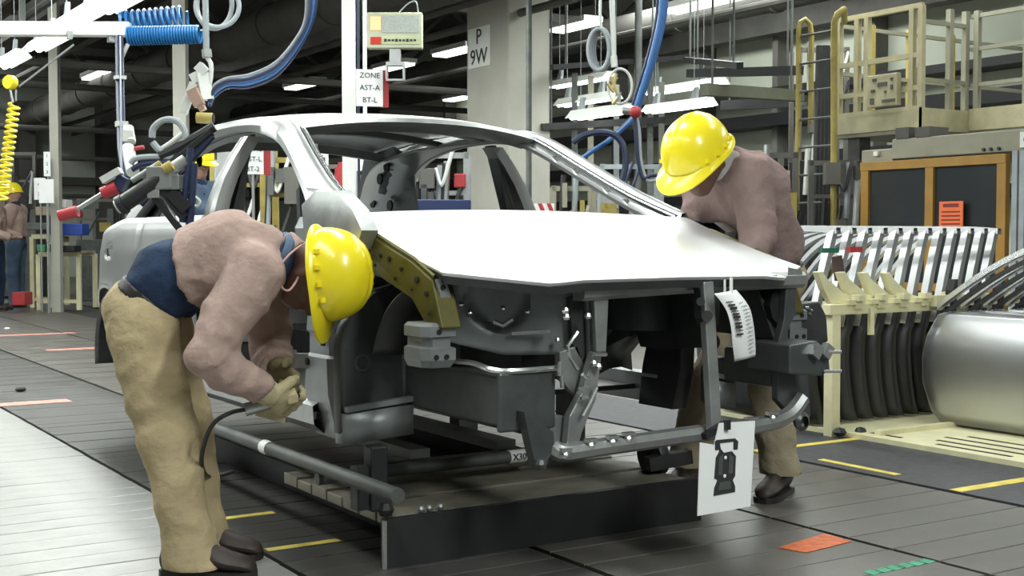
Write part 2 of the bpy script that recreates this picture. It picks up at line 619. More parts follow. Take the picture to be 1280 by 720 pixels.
def batten(p, L, label, group, rz=0.0, hook=True):
    t = thing('batten_lamp', label, 'lamp', p, group)
    a, b = V(p.x, p.y - L / 2, p.z), V(p.x, p.y + L / 2, p.z)
    q = MB(); q.prism([a + V(-0.13, 0, -0.02), a + V(-0.05, 0, 0.07), a + V(0.05, 0, 0.07), a + V(0.13, 0, -0.02), a + V(0.04, 0, 0.05), a + V(-0.04, 0, 0.05)], b - a)
    build('reflector', q, M_white, t, smooth=0)
    q = MB()
    for s in (-0.05, 0.05): q.cyl(a + V(s, 0.02, 0), b + V(s, -0.02, 0), 0.035, 10)
    build('tube', q, M_tube, t)
    if hook:
        for y in (a.y + 0.25 * L, b.y - 0.12 * L):
            q = MB()
            q.prism([V(p.x - 0.02, y - 0.05, p.z + 0.06), V(p.x - 0.02, y + 0.05, p.z + 0.06), V(p.x - 0.02, y - 0.02, p.z + 0.2), V(p.x - 0.02, y - 0.07, p.z + 0.2)], (0.04, 0, 0))
            q.cyl(V(p.x, y, p.z + 0.18), V(p.x, y, 5.6), 0.004, 6)
            build('hanger', q, M_greyh, t, smooth=0)
    return t


for px, py, lb in ((12, 76, 'lowest glowing batten lamp at the left edge under the white trunking'), (57, 53, 'glowing batten lamp crossing just below the white trunking'),
                   (98, 22, 'glowing batten lamp just above the white trunking'), (150, 1, 'glowing batten lamp at the top edge above the white trunking')):
    batten(atz(3.05, px, py), 1.15, lb, 'batten lamps over the next station')
for px, py, L, dd, lb in ((726, 102, 1.3, 17, 'upper left batten lamp between the grey column and the rope coil'), (734, 126, 1.1, 15.4, 'middle batten lamp between the grey column and the red knob'),
                      (752, 142, 1.0, 13.6, 'lowest batten lamp behind the red knob'), (856, 110, 1.5, 17, 'large batten lamp above the yellow helmet of the second worker'),
                      (848, 134, 1.1, 14.8, 'lower batten lamp just above the yellow helmet of the second worker')):
    batten(atd(dd, px, py), L, lb, 'batten lamps behind the second worker')
# ------------------------------------------------------------------ car body on its carrier
CX = 2.58
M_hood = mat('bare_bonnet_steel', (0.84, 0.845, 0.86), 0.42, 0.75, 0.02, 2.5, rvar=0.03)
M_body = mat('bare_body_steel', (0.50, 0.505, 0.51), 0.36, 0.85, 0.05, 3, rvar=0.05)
M_in = mat('shaded_grey_steel', (0.105, 0.112, 0.115), 0.42, 0.55, 0.22, 7, 0.05, 30, rvar=0.08)  # same bare sheet, darkened so inner faces carry shade in the colour
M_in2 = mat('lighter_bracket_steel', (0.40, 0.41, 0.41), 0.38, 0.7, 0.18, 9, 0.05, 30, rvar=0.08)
M_deep = mat('dark_body_steel', (0.06, 0.062, 0.063), 0.45, 0.4, 0.3, 7)
M_olive = mat('olive_coated_steel', (0.095, 0.085, 0.02), 0.45, 0.45, 0.25, 8)
M_panel = mat('pressed_grey_panel', (0.27, 0.285, 0.29), 0.42, 0.5, 0.15, 7, 0.04, 30)
M_hole = mat('hole_black', (0.008, 0.008, 0.008), 0.8, 0, 0)
M_bright = mat('bright_edge_steel', (0.75, 0.76, 0.76), 0.25, 0.9, 0.05)

car = thing('unpainted_car', 'bare silver unpainted car body with bonnet but no doors or front wings, on the carrier', 'car', (CX, 5.1, 0.36))


def lerp(a, b, t): return a + (b - a) * t


def interp(tab, t):
    for (a, u), (b, v) in zip(tab, tab[1:]):
        if t <= b:
            return lerp(u, v, (t - a) / (b - a)) if t > a else u
    return tab[-1][1]


# hood -------------------------------------------------------------
def hood_front(x):
    ax = abs(x)
    if ax < 0.47: return 3.085 + 0.02 * (ax / 0.47) ** 2 - 0.012
    return lerp(3.095, 3.285, ((ax - 0.47) / 0.26) ** 0.9)


def hood_z(x, v):
    ax = abs(x)
    zf = interp([(0, 0.905), (0.36, 0.902), (0.47, 0.893), (0.73, 0.925)], ax)
    zr = 1.132 - 0.025 * (ax / 0.74) ** 2
    z = zf + (zr - zf) * (1 - (1 - v) ** 1.18)
    z += 0.018 * math.sin(math.pi * v) * (1 - (ax / 0.74) ** 2)
    z -= 0.018 * max(0, (ax - 0.62) / 0.11) ** 2 * math.sin(math.pi * min(1, v * 1.0))
    return z


N, K = 40, 26
rows = []
for k in range(K + 1):
    v = k / K
    row = []
    for i in range(N + 1):
        x = -1 + 2 * i / N
        hw = lerp(0.73, 0.742, v)
        X = x * hw
        yf, yr = hood_front(X), 4.13 - 0.20 * (abs(X) / 0.74) ** 2.2
        row.append((CX + X, lerp(yf, yr, v), hood_z(X, v)))
    rows.append(row)
hm = MB()
hm.loft(rows)
# turned-down front lip and side flanges
lip = [[(x, y + 0.006, z - 0.010) for x, y, z in rows[0]], rows[0]]
hm.loft(lip)
for idx, s in ((0, 1), (-1, -1)):
    e = [r[idx] for r in rows]
    hm.loft([[(x + s * 0.002, y, z - 0.008) for x, y, z in e], e])
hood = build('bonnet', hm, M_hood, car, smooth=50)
inner = MB()      # dark reinforcing frame under the bonnet
inr = [[(CX + (x - CX) * 0.985, lerp(y, 3.6, 0.02), z - 0.034) for x, y, z in r] for r in rows[::2]]
inner.loft(inr)
inner.loft([inr[0], [(x, y + 0.004, z - 0.010) for x, y, z in rows[0]]])
for idx in (0, -1): inner.loft([[r[idx] for r in inr], [(x, y, z - 0.008) for x, y, z in [r[idx] for r in rows[::2]]]])
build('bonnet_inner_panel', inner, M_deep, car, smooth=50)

# roof -------------------------------------------------------------
rows = []
for k in range(21):
    v = k / 20
    y = lerp(4.755, 6.25, v)
    hw = interp([(0, 0.562), (0.3, 0.572), (0.75, 0.562), (1, 0.52)], v)
    zc = interp([(0, 1.520), (0.12, 1.552), (0.30, 1.576), (0.65, 1.582), (1, 1.530)], v)
    row = []
    for i in range(25):
        x = -1 + i / 12
        row.append((CX + x * hw, y - 0.05 * (1 - x * x) * (1 - v) + 0.06 * (1 - x * x) * v, zc - 0.045 * abs(x) ** 2.4))
    rows.append(row)
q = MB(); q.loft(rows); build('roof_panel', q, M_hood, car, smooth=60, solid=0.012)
front, back = rows[0], rows[-1]
q = MB()      # windscreen header with its flange
q.loft([front, [(x, y - 0.012, z - 0.018) for x, y, z in front], [(x, y + 0.02, z - 0.034) for x, y, z in front], [(x, y + 0.10, z - 0.05) for x, y, z in front], [(x, y + 0.13, z - 0.02) for x, y, z in front]])
build('windscreen_header', q, M_in2, car, smooth=50)
q = MB()
q.loft([[(x, y + 0.01, z - 0.01) for x, y, z in back], [(x, y + 0.02, z - 0.05) for x, y, z in back], [(x, y - 0.10, z - 0.06) for x, y, z in back], [(x, y - 0.12, z - 0.02) for x, y, z in back]])
build('rear_header', q, M_in2, car, smooth=50)
for y in (5.12, 5.55):
    q = MB()
    pts = []
    for i in range(13):
        x = -1 + i / 6
        pts.append((CX + x * 0.54, y, 1.535 - 0.045 * abs(x) ** 2.4))
    q.loft([[(a, b - 0.035, c) for a, b, c in pts], [(a, b - 0.03, c - 0.025) for a, b, c in pts], [(a, b + 0.03, c - 0.025) for a, b, c in pts], [(a, b + 0.035, c) for a, b, c in pts]])
    build('roof_bow', q, M_in, car, smooth=50)


# body sides --------------------------------------------------------
def side_w(y, z):
    w = interp([(0.34, 0.77), (0.40, 0.80), (0.55, 0.825), (0.78, 0.84), (0.95, 0.832), (1.06, 0.812), (1.11, 0.795), (1.125, 0.775)], z)
    if y > 6.55: w -= 0.30 * ((y - 6.55) / 0.62) ** 2.2
    if y < 4.2: w -= 0.02
    return w


def frame_rows(s):
    """outer frame: screen edge, crown, door edge for stations along A pillar, roof rail, C pillar"""
    #        screen/roof edge          crown                      door-opening edge
    st = [((0.700, 3.93, 1.130), (0.768, 3.96, 1.115), (0.800, 4.08, 1.060)),
          ((0.655, 4.22, 1.228), (0.728, 4.17, 1.200), (0.776, 4.18, 1.158)),
          ((0.610, 4.48, 1.346), (0.680, 4.42, 1.320), (0.735, 4.36, 1.257)),
          ((0.565, 4.745, 1.476), (0.635, 4.66, 1.435), (0.690, 4.57, 1.351)),
          ((0.560, 4.86, 1.508), (0.615, 4.84, 1.492), (0.660, 4.755, 1.413)),
          ((0.558, 5.02, 1.524), (0.612, 5.02, 1.508), (0.640, 4.99, 1.455)),
          ((0.560, 5.36, 1.536), (0.608, 5.30, 1.516), (0.635, 5.226, 1.472)),
          ((0.560, 5.66, 1.534), (0.606, 5.62, 1.512), (0.632, 5.55, 1.462)),
          ((0.545, 5.945, 1.520), (0.600, 5.92, 1.490), (0.640, 5.84, 1.415)),
          ((0.520, 6.24, 1.482), (0.600, 6.24, 1.425), (0.665, 6.05, 1.320)),
          ((0.575, 6.56, 1.310), (0.665, 6.52, 1.250), (0.735, 6.18, 1.200)),
          ((0.620, 6.84, 1.060), (0.725, 6.78, 1.030), (0.785, 6.28, 1.100))]
    S = [[Vector(p) for p in q] for q in st]
    out = []
    for j in range(3):
        out.append(smooth_path([q[j] for q in S], 4))
    rows = []
    for a, b, c in zip(*out):
        if s > 0: a = a.lerp(b, 0.55)
        mid1 = (a + b) / 2 + V(0.012, 0, 0.008)
        mid2 = (b + c) / 2 + V(0.016, 0, 0.006)
        ain = a + V(-0.012, 0.0, -0.022)
        cin = c + V(-0.045, 0.0, 0.0)
        r = [V(b.x - 0.10, b.y + 0.02, b.z - 0.035), ain, a, mid1, b, mid2, c, cin, V(b.x - 0.10, b.y + 0.02, b.z - 0.05)]
        rows.append([V(CX + s * p.x, p.y, p.z) for p in r])
    return rows


for s, mm in ((-1, M_body), (1, M_body)):
    side_name = 'body_side'
    fr = frame_rows(s)
    sidepart = thing(side_name, None, None, (0, 0, 0))
    sidepart.parent = car
    sidepart.location = Vector((CX + s * 0.8, 5.1, 0.36)) - wloc(car)
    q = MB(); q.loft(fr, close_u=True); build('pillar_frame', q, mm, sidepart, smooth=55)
    # centre pillar, double band with a groove
    q = MB()
    top, bot = (0.628, 5.16, 1.45), (0.80, 5.13, 1.10)
    prof = [(-0.055, -0.06), (-0.06, 0.0), (-0.02, 0.006), (-0.012, -0.012), (0.0, -0.012), (0.006, 0.006), (0.055, 0.0), (0.06, -0.06)]
    rows = []
    for t in (0, 0.25, 0.5, 0.75, 1.0):
        wd = lerp(0.75, 1.1, t)
        cx, cy, cz = [lerp(a, b, t) for a, b in zip(top, bot)]
        cx += 0.025 * math.sin(math.pi * t)
        rows.append([V(CX + s * (cx + dx), cy + dy * wd, cz) for dy, dx in prof])
    rows.append([V(CX + s * (0.79 + dx), 5.12 + dy * 1.5, 0.42) for dy, dx in prof])
    q.loft(rows, close_u=True); build('centre_pillar', q, mm, sidepart, smooth=45)
    q = MB()      # inner reinforcement of the centre pillar
    q.prism([(CX + s * 0.605, 5.14, 1.46), (CX + s * 0.605, 5.21, 1.46), (CX + s * 0.75, 5.22, 0.98), (CX + s * 0.75, 5.26, 0.42), (CX + s * 0.75, 5.03, 0.42), (CX + s * 0.75, 5.08, 0.98)], (s * -0.02, 0, 0))
    build('pillar_reinforcement', q, M_in, sidepart, smooth=0)
    # cowl side panel that joins the pillar foot to the hinge pillar
    pts = [atx(1.80, *p) for p in ((383, 256), (400, 238), (424, 238), (446, 262), (458, 288), (452, 312), (388, 318))]
    if s > 0: pts = [V(p.x, p.y, min(p.z, 1.085)) for p in pts]
    rows = [[V(CX + s * (0.797 - e), p.y, p.z) for p in pts] for e in (0.06, 0.004, 0.0)]
    rows.append([V(CX + s * 0.801, p.y * 0.95 + 4.03 * 0.05, p.z * 0.95 + 1.06 * 0.05) for p in pts])
    q = MB(); q.loft(rows, close_u=True); q.add(rows[-1], [tuple(range(7))]); build('cowl_side_panel', q, M_in2, sidepart, smooth=50)
    # rear door and quarter panel with wheel arch
    ys = [5.19 + (7.15 - 5.19) * i / 56 for i in range(57)]
    zs = [0.36 + (1.118 - 0.36) * k / 26 for k in range(27)]
    yc, zc, rr = 6.52, 0.42, 0.355
    vs, idx = [], {}
    q = MB()
    for i, y in enumerate(ys):
        for k, z in enumerate(zs):
            yy, zz = y, z
            if y > 6.3 and z > 0.8: zz = z = 0.8 + (z - 0.8) * (1 - 0.62 * ((y - 6.3) / 0.85) ** 1.4)
            d = math.hypot(y - yc, z - zc)
            if d < rr: 
                f = rr / max(d, 1e-3)
                yy, zz = yc + (y - yc) * f, zc + (z - zc) * f
            idx[i, k] = len(vs)
            w = side_w(yy, zz)
            if d < rr + 0.05: w += 0.012 * (1 - abs(d - rr) / 0.05) if d >= rr else 0.012
            if abs(yy - 6.02) < 0.018 and zz > 0.5: w -= 0.010
            vs.append((CX + s * w, yy, zz))
    hole = lambda y, z: abs(y - 6.50) < 0.05 and abs(z - 0.975) < 0.034
    fs = []
    for i in range(56):
        for k in range(26):
            ym, zm = (ys[i] + ys[i + 1]) / 2, (zs[k] + zs[k + 1]) / 2
            if math.hypot(ym - yc, zm - zc) < rr - 0.012 or hole(ym, zm): continue
            fs.append((idx[i, k], idx[i + 1, k], idx[i + 1, k + 1], idx[i, k + 1]))
    q.add(vs, fs)
    qp = build('quarter_panel', q, mm, sidepart, smooth=50, solid=0.012 if s > 0 else 0.012, soff=0)
    q = MB(); q.box((CX + s * 0.775, 6.50, 0.975), (0.02, 0.16, 0.12)); build('filler_pocket', q, M_deep, sidepart, smooth=0)
    q = MB(); q.cyl((CX + s * 0.80, 6.50, 0.955), (CX + s * 0.83, 6.50, 0.952), 0.018, 12); q.bar((CX + s * 0.80, 6.46, 0.99), (CX + s * 0.835, 6.53, 0.985), 0.02, 0.03); build('filler_neck', q, M_in2, sidepart)
    # belt rail
    q = MB(); q.loft([[V(CX + s * (w_), y, z) for w_, z in ((0.775, 1.116), (0.76, 1.122), (0.70, 1.12), (0.70, 1.05))] for y in (5.19, 5.6, 6.0, 6.3)]); build('belt_rail', q, M_in2, sidepart, smooth=0)
    # rocker and front hinge pillar
    q = MB(); q.loft([[V(CX + s * w_, y, z) for w_, z in ((0.70, 0.47), (0.775, 0.47), (0.81, 0.45), (0.805, 0.385), (0.77, 0.355), (0.70, 0.355))] for y in (4.05, 4.5, 5.2, 6.17)], close_u=True)
    build('sill', q, M_in2, sidepart, smooth=40)
    q = MB()
    hz = [(0.345, 0.765, 3.84, 4.07), (0.50, 0.80, 3.835, 4.09), (0.62, 0.805, 3.835, 4.06), (0.63, 0.793, 3.84, 4.06), (0.70, 0.793, 3.84, 4.06), (0.71, 0.805, 3.845, 4.06),
          (0.76, 0.80, 3.85, 4.06), (0.77, 0.79, 3.855, 4.06), (0.92, 0.80, 3.88, 4.10), (1.06, 0.80, 3.95, 4.17), (1.10, 0.775, 4.0, 4.18)]
    rows = [[V(CX + s * (w_ - 0.09), y0 + 0.085, z), V(CX + s * (w_ - 0.02), y0 + 0.085, z), V(CX + s * w_, y0 + 0.11, z), V(CX + s * w_, y1 + 0.05, z), V(CX + s * (w_ - 0.01), y1 + 0.07, z), V(CX + s * (w_ - 0.09), y1 + 0.07, z)] for z, w_, y0, y1 in hz]
    q.loft(rows, close_u=True); q.add(rows[0], [(0, 1, 2, 3, 4, 5)]); q.add(rows[-1], [(5, 4, 3, 2, 1, 0)])
    build('hinge_pillar', q, M_panel if s < 0 else M_deep, sidepart, smooth=30)  # far pillar gets a darker steel, its shade put into the colour
    q = MB()
    for y, z in ((4.03, 0.42), (3.97, 0.675), (4.06, 0.86), (4.10, 0.60)): q.cyl((CX + s * 0.80, y, z), (CX + s * 0.811, y, z), 0.013, 10)
    build_each('access_hole', q, M_hole, sidepart, per=1)
    q = MB()      # door hinges on the pillar
    for z in (0.60, 0.90): q.bar((CX + s * 0.79, 4.12, z), (CX + s * 0.84, 4.16, z), 0.04, 0.05); q.cyl((CX + s * 0.835, 4.16, z - 0.035), (CX + s * 0.835, 4.16, z + 0.035), 0.014, 10)
    build_each('door_hinge', q, M_in2, sidepart, per=2)
    q = MB()      # cowl bracket at the pillar foot, where the wing bolts on
    q.bar((CX + s * 0.765, 3.88, 1.088), (CX + s * 0.772, 4.0, 1.112), 0.035, 0.01); q.prism([(CX + s * 0.752, 3.93, 1.095), (CX + s * 0.752, 3.985, 1.10), (CX + s * 0.752, 3.975, 1.125), (CX + s * 0.752, 3.945, 1.122)], (s * 0.008, 0, 0))
    build('wing_bracket', q, M_in, sidepart, smooth=0)
    q = MB(); q.bar((CX + s * 0.72, 4.16, 1.15), (CX + s * 0.70, 4.20, 0.98), 0.05, 0.03); q.bar((CX + s * 0.73, 4.32, 1.20), (CX + s * 0.73, 4.30, 0.95), 0.03, 0.03)
    build_each('dash_side_bracket', q, M_in, sidepart, smooth=0)
    # apron upper rail, olive coated, with holes and front bracket
    q = MB()
    q.prism([(CX + s * 0.745, 3.97, 1.075), (CX + s * 0.745, 3.76, 1.045), (CX + s * 0.742, 3.45, 0.955), (CX + s * 0.74, 3.335, 0.905), (CX + s * 0.74, 3.27, 0.76), (CX + s * 0.74, 3.36, 0.755), (CX + s * 0.74, 3.46, 0.84), (CX + s * 0.745, 3.66, 0.90), (CX + s * 0.745, 3.97, 0.93)], (s * -0.07, 0, 0))
    build('upper_rail', q, M_olive, sidepart, smooth=0, bevel=0.006)
    q = MB()
    for y, z, r in ((3.84, 1.0, 0.012), (3.75, 0.985, 0.008), (3.66, 0.97, 0.010), (3.60, 0.96, 0.012), (3.52, 0.93, 0.009), (3.42, 0.90, 0.015), (3.36, 0.86, 0.011), (3.70, 0.94, 0.007), (3.56, 0.90, 0.008), (3.34, 0.80, 0.008), (3.45, 0.87, 0.006)):
        q.cyl((CX + s * 0.744, y, z), (CX + s * 0.7475, y, z), r * 0.72, 10)
    build_each('rail_hole', q, M_hole, sidepart, per=1)
    q = MB()      # bright folded edge on the rail
    q.tube([(CX + s * 0.735, 3.97, 1.083), (CX + s * 0.735, 3.76, 1.053), (CX + s * 0.732, 3.45, 0.962), (CX + s * 0.73, 3.33, 0.912)], 0.007, 6)
    build('rail_edge', q, M_olive, sidepart)
    q = MB()      # crash bracket, stepped pressing
    zz = [(0.642, 0.0), (0.665, 0.012), (0.70, 0.012), (0.705, 0.0), (0.73, 0.0), (0.735, 0.012), (0.765, 0.012), (0.775, 0.0)]
    rows = [[V(CX + s * (0.695 - e), 3.30 - e, z), V(CX + s * (0.755 + e), 3.30 - e, z), V(CX + s * (0.775 + e), 3.33 - e, z), V(CX + s * (0.775 + e), 3.42, z), V(CX + s * 0.695, 3.42, z)] for z, e in zz]
    q.loft(rows, close_u=True); q.add(rows[0], [(0, 1, 2, 3, 4)]); q.add(rows[-1], [(4, 3, 2, 1, 0)])
    q.prism([(CX + s * 0.725, 3.31, 0.77), (CX + s * 0.69, 3.31, 0.77), (CX + s * 0.675, 3.31, 0.82), (CX + s * 0.705, 3.31, 0.905), (CX + s * 0.735, 3.31, 0.905), (CX + s * 0.72, 3.31, 0.84)], (0, 0.012, 0))
    build('crash_bracket', q, M_panel, sidepart, smooth=25)
    q = MB()
    for a, b, z in ((0.75, 3.286, 0.675), (0.715, 3.286, 0.675), (0.695, 3.308, 0.83), (0.715, 3.308, 0.88), (0.74, 3.286, 0.75)): q.cyl((CX + s * a, b + 0.004, z), (CX + s * a, b - 0.002, z), 0.008, 10)
    build_each('bracket_hole', q, M_hole, sidepart, per=1)
    # front wheel housing: pressed rear wall with a rounded shoulder, and a roof that curves forward
    hp_ = [(-0.85, 0.395), (-0.85, 0.50), (-0.835, 0.545), (-0.79, 0.565), (-0.735, 0.555), (-0.715, 0.52), (-0.715, 0.39)] if s > 0 else [(-0.845, 0.395), (-0.845, 0.68), (-0.83, 0.74), (-0.79, 0.80), (-0.72, 0.855), (-0.60, 0.885), (-0.585, 0.39)]
    q = MB()
    rows = []
    for ins, y in ((0.0, 3.80), (0.0, 3.765), (0.012, 3.755), (0.02, 3.765), (0.05, 3.772)):
        cxm, czm = (-0.78, 0.47) if s > 0 else (-0.715, 0.62)
        rows.append([V(CX - s * (lerp(x, cxm, ins * 3)), y, lerp(z, czm, ins * 3)) for x, z in hp_])
    q.loft(rows, close_u=True); q.add(rows[-1], [tuple(range(7))])
    build('wheel_housing', q, M_in, sidepart, smooth=30)
    q = MB()
    q.loft([[V(CX + s * w_, 3.42 + 0.36 * math.cos(a), 0.52 + 0.36 * math.sin(a)) for w_ in (0.73, 0.56)] for a in [math.radians(20 + 55 * k / 12) for k in range(13)]])
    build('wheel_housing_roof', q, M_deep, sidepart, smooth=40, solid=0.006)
    q = MB(); q.prism([(CX + s * 0.545, 3.52, 0.63), (CX + s * 0.545, 3.80, 0.60), (CX + s * 0.545, 3.95, 0.60), (CX + s * 0.545, 4.10, 0.9), (CX + s * 0.545, 3.9, 0.95), (CX + s * 0.545, 3.52, 0.86)], (s * -0.012, 0, 0)); build('apron_panel', q, M_in, sidepart, smooth=0)
    q = MB(); q.lathe([(0.0, 0.0), (0.018, 0.0), (0.022, 0.006), (0.030, 0.006), (0.034, 0.0), (0.036, -0.004)], (CX + s * 0.755, 3.775, 0.62), (0, -1, 0.05), 18); build('drain_plug', q, M_in, sidepart)
    q = MB()
    q.loft([[V(CX + s * 0.835, 3.80, z), V(CX + s * 0.83, 3.735, z + 0.003), V(CX + s * (0.72 if s > 0 else 0.60), 3.72, z + 0.02), V(CX + s * (0.71 if s > 0 else 0.58), 3.78, z + 0.025)] for z in (0.36, 0.458)])
    q.bar((CX + s * 0.83, 3.74, 0.475), (CX + s * (0.72 if s > 0 else 0.60), 3.725, 0.497), 0.02, 0.012)
    build('jacking_bracket', q, M_panel, sidepart, smooth=20, solid=0.01, soff=0)
    q = MB(); q.lathe([(0.13, -0.25), (0.13, 0.0), (0.115, 0.03), (0.06, 0.04), (0.05, 0.03), (0.05, 0.0)], (CX + s * 0.46, 3.86, 0.93), n=20); build('strut_tower', q, M_in, sidepart)
    # rear wheel housing, black
    rows = []
    for k in range(17):
        a = math.radians(-10 + 200 * k / 16)
        rows.append([V(CX + s * w_, 6.52 + (0.335 + e) * math.cos(a), 0.42 + (0.335 + e) * math.sin(a)) for w_, e in ((0.815, 0.015), (0.80, 0), (0.60, -0.01), (0.55, -0.12))])
    q = MB(); q.loft(rows); q.prism([(CX + s * 0.56, 6.19, 0.36), (CX + s * 0.56, 6.85, 0.36), (CX + s * 0.56, 6.85, 0.60), (CX + s * 0.56, 6.52, 0.76), (CX + s * 0.56, 6.19, 0.60)], (s * -0.01, 0, 0)); build('rear_wheel_housing', q, M_deep, sidepart, smooth=40, solid=0.006, soff=0)
    # inner quarter panel with lightening holes
    q = MB(); q.prism([(CX + s * 0.73, 6.10, 1.08), (CX + s * 0.655, 6.80, 1.04), (CX + s * 0.60, 6.62, 1.22), (CX + s * 0.50, 6.31, 1.46), (CX + s * 0.515, 6.0, 1.50), (CX + s * 0.59, 5.93, 1.44), (CX + s * 0.66, 6.04, 1.28)], (s * -0.012, 0, 0)); build('inner_quarter', q, M_in, sidepart, smooth=0)
    q = MB(); q.prism([(CX + s * 0.74, 5.25, 0.45), (CX + s * 0.74, 7.0, 0.5), (CX + s * 0.71, 6.5, 1.06), (CX + s * 0.73, 5.25, 1.09)], (s * -0.012, 0, 0)); build('inner_side_panel', q, M_in, sidepart, smooth=0)
    q = MB()
    for y, z, x_ in ((6.25, 1.20, 0.63), (6.42, 1.22, 0.61), (6.20, 1.34, 0.545), (6.08, 1.40, 0.525), (6.5, 1.14, 0.655)): q.cyl((CX + s * (x_ - 0.012), y, z), (CX + s * (x_ - 0.022), y, z), 0.03, 12)
    build_each('lightening_hole', q, M_hole, sidepart, per=1)
    # rail and A pillar lining, shade put into its colour, with bright spot-weld clips
    q = MB()
    inn = [[V(CX + s * (r[2].x - CX) * s - s * 0.016, r[2].y + 0.004, r[2].z - 0.006), V(CX + ((r[2].x + r[6].x) / 2 - CX) - s * 0.085, (r[2].y + r[6].y) / 2 + 0.01, (r[2].z + r[6].z) / 2 - 0.01), V(r[6].x - s * 0.03, r[6].y, r[6].z - 0.004)] for r in fr[:40]]
    q.loft(inn); build('pillar_inner_panel', q, M_in, sidepart, smooth=40, solid=0.004)
    q = MB(); q.tube([p[0] + V(-s * 0.014, 0.004, -0.006) for p in inn[:19]], 0.005, 6); q.tube([p[2] + V(-s * 0.004, 0, 0) for p in inn[:19]], 0.006, 6)
    build_each('pillar_flange', q, M_bright, sidepart)
    q = MB()
    for t in (0.15, 0.3, 0.45, 0.62, 0.8):
        q.box(inn[2 + int(t * 16)][1] - V(s * 0.004, 0, 0), (0.012, 0.03, 0.02))
    build_each('clip', q, M_bright, sidepart, per=1)

# cross-car panels ------------------------------------------------------
q = MB(); q.loft([[V(x, 4.06 - 0.16 * (abs(x - CX) / 0.72) ** 2.2 + e, z) for x in [CX - 0.72 + 1.44 * i / 16 for i in range(17)]] for e, z in ((-0.02, 1.03), (0.0, 1.085), (0.06, 1.095), (0.14, 1.10), (0.16, 1.06))])
build('cowl_panel', q, M_in2, car, smooth=40)
q = MB()
rows = []
for k in range(9):
    row = []
    for i in range(25):
        x = CX - 0.72 + 1.44 * i / 24
        zb_ = 0.46 + 0.03 * math.sin(i * 0.9)
        z = lerp(zb_, 1.04, k / 8)
        row.append(V(x, 4.16 + 0.05 * math.sin((x - CX) * 9) * math.sin(k) + (0.08 if k < 2 else 0), z))
    rows.append(row)
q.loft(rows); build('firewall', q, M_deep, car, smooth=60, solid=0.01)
q = MB()
for x, z, r in ((-0.35, 0.78, 0.06), (-0.1, 0.72, 0.04), (0.2, 0.82, 0.05), (0.45, 0.7, 0.07), (0.05, 0.9, 0.03)): q.lathe([(0, 0.0), (r, 0.0), (r * 1.1, -0.03), (r * 1.3, -0.05)], (CX + x, 4.09, z), (0, -1, 0), 16)
build_each('firewall_boss', q, M_in, car, per=1)
q = MB(); q.bar((CX - 0.55, 4.08, 0.78), (CX + 0.55, 4.06, 0.80), 0.03, 0.035); q.bar((CX - 0.2, 4.05, 0.66), (CX + 0.5, 4.03, 0.73), 0.02, 0.02); build_each('firewall_rib', q, M_in, car, smooth=0)
q = MB(); q.span((CX - 0.74, 4.2, 0.40), (CX + 0.74, 7.0, 0.42)); q.span((CX - 0.14, 4.2, 0.42), (CX + 0.14, 6.2, 0.58)); build('floor_pan', q, M_deep, car, smooth=0)
q = MB(); q.span((CX - 0.66, 6.12, 1.02), (CX + 0.66, 6.75, 1.035)); build('parcel_shelf', q, M_in, car, smooth=0)
q = MB(); q.loft([[V(CX + x, y, z) for x in (-0.62, -0.3, 0, 0.3, 0.62)] for y, z in ((6.72, 1.03), (6.95, 0.97), (7.10, 0.92), (7.14, 0.75), (7.10, 0.42))]); build('boot_lid', q, M_body, car, smooth=40)
q = MB(); q.span((CX - 0.62, 4.32, 0.92), (CX + 0.62, 4.38, 0.98)); build('dash_beam', q, M_in, car, smooth=0, bevel=0.01)

# front end ---------------------------------------------------------------
q = MB()      # folded tie bar under the bonnet edge
rows = [[V(x, 3.13 + e, zc + dz) for e, dz in ((0.05, 0.022), (0, 0.02), (-0.012, 0.008), (-0.012, -0.022), (0.004, -0.034), (0.05, -0.034))] for x, zc in ((2.245, 0.870), (2.6, 0.882), (2.9, 0.888), (3.17, 0.892))]
q.loft(rows, close_u=True); q.add(rows[0], [tuple(range(6))]); q.add(rows[-1], [tuple(range(6))[::-1]])
build('tie_bar', q, M_in2, car, smooth=25)
q = MB(); q.prism([aty(3.12, 745, 343), aty(3.12, 747, 369), aty(3.2, 720, 360), aty(3.3, 690, 357), aty(3.3, 700, 347)], (0, 0.03, 0)); build('tie_bar_end', q, M_in2, car, smooth=0)
q = MB(); q.prism([aty(3.12, 985, 345), aty(3.12, 1003, 345), aty(3.12, 1003, 338), aty(3.12, 985, 334)], (0, 0.06, 0)); q.bar(aty(3.11, 790, 354), aty(3.11, 850, 352), 0.012, 0.012); q.bar(aty(3.11, 925, 349), aty(3.11, 970, 346), 0.012, 0.012); build_each('tie_bar_rib', q, M_bright, car, smooth=0)
q = MB(); q.bar(aty(3.09, 882, 352), aty(3.07, 893, 545), 0.042, 0.03, up=(0, -1, 0)); build('latch_post', q, M_in2, car, smooth=0, bevel=0.004)
q = MB()
q.prism([aty(3.085, 872, 345), aty(3.085, 892, 345), aty(3.085, 900, 380), aty(3.085, 898, 405), aty(3.085, 884, 414), aty(3.085, 876, 398), aty(3.085, 876, 370)], (0, 0.03, 0)); q.cyl(aty(3.08, 876, 377), aty(3.07, 876, 377), 0.014, 12); q.cyl(aty(3.08, 884, 395), aty(3.06, 884, 395), 0.018, 12)
build('bonnet_latch', q, M_deep, car, smooth=30)
q = MB()      # lower cross member with its bright bent end
q.tube(smooth_path([aty(3.14, 692, 560), aty(3.12, 704, 566), aty(3.12, 745, 560), aty(3.12, 850, 545), aty(3.12, 950, 531), aty(3.12, 985, 519), aty(3.12, 1003, 497)], 5), 0.028, 8)
q.bar(aty(3.16, 720, 565), aty(3.16, 960, 528), 0.10, 0.03)
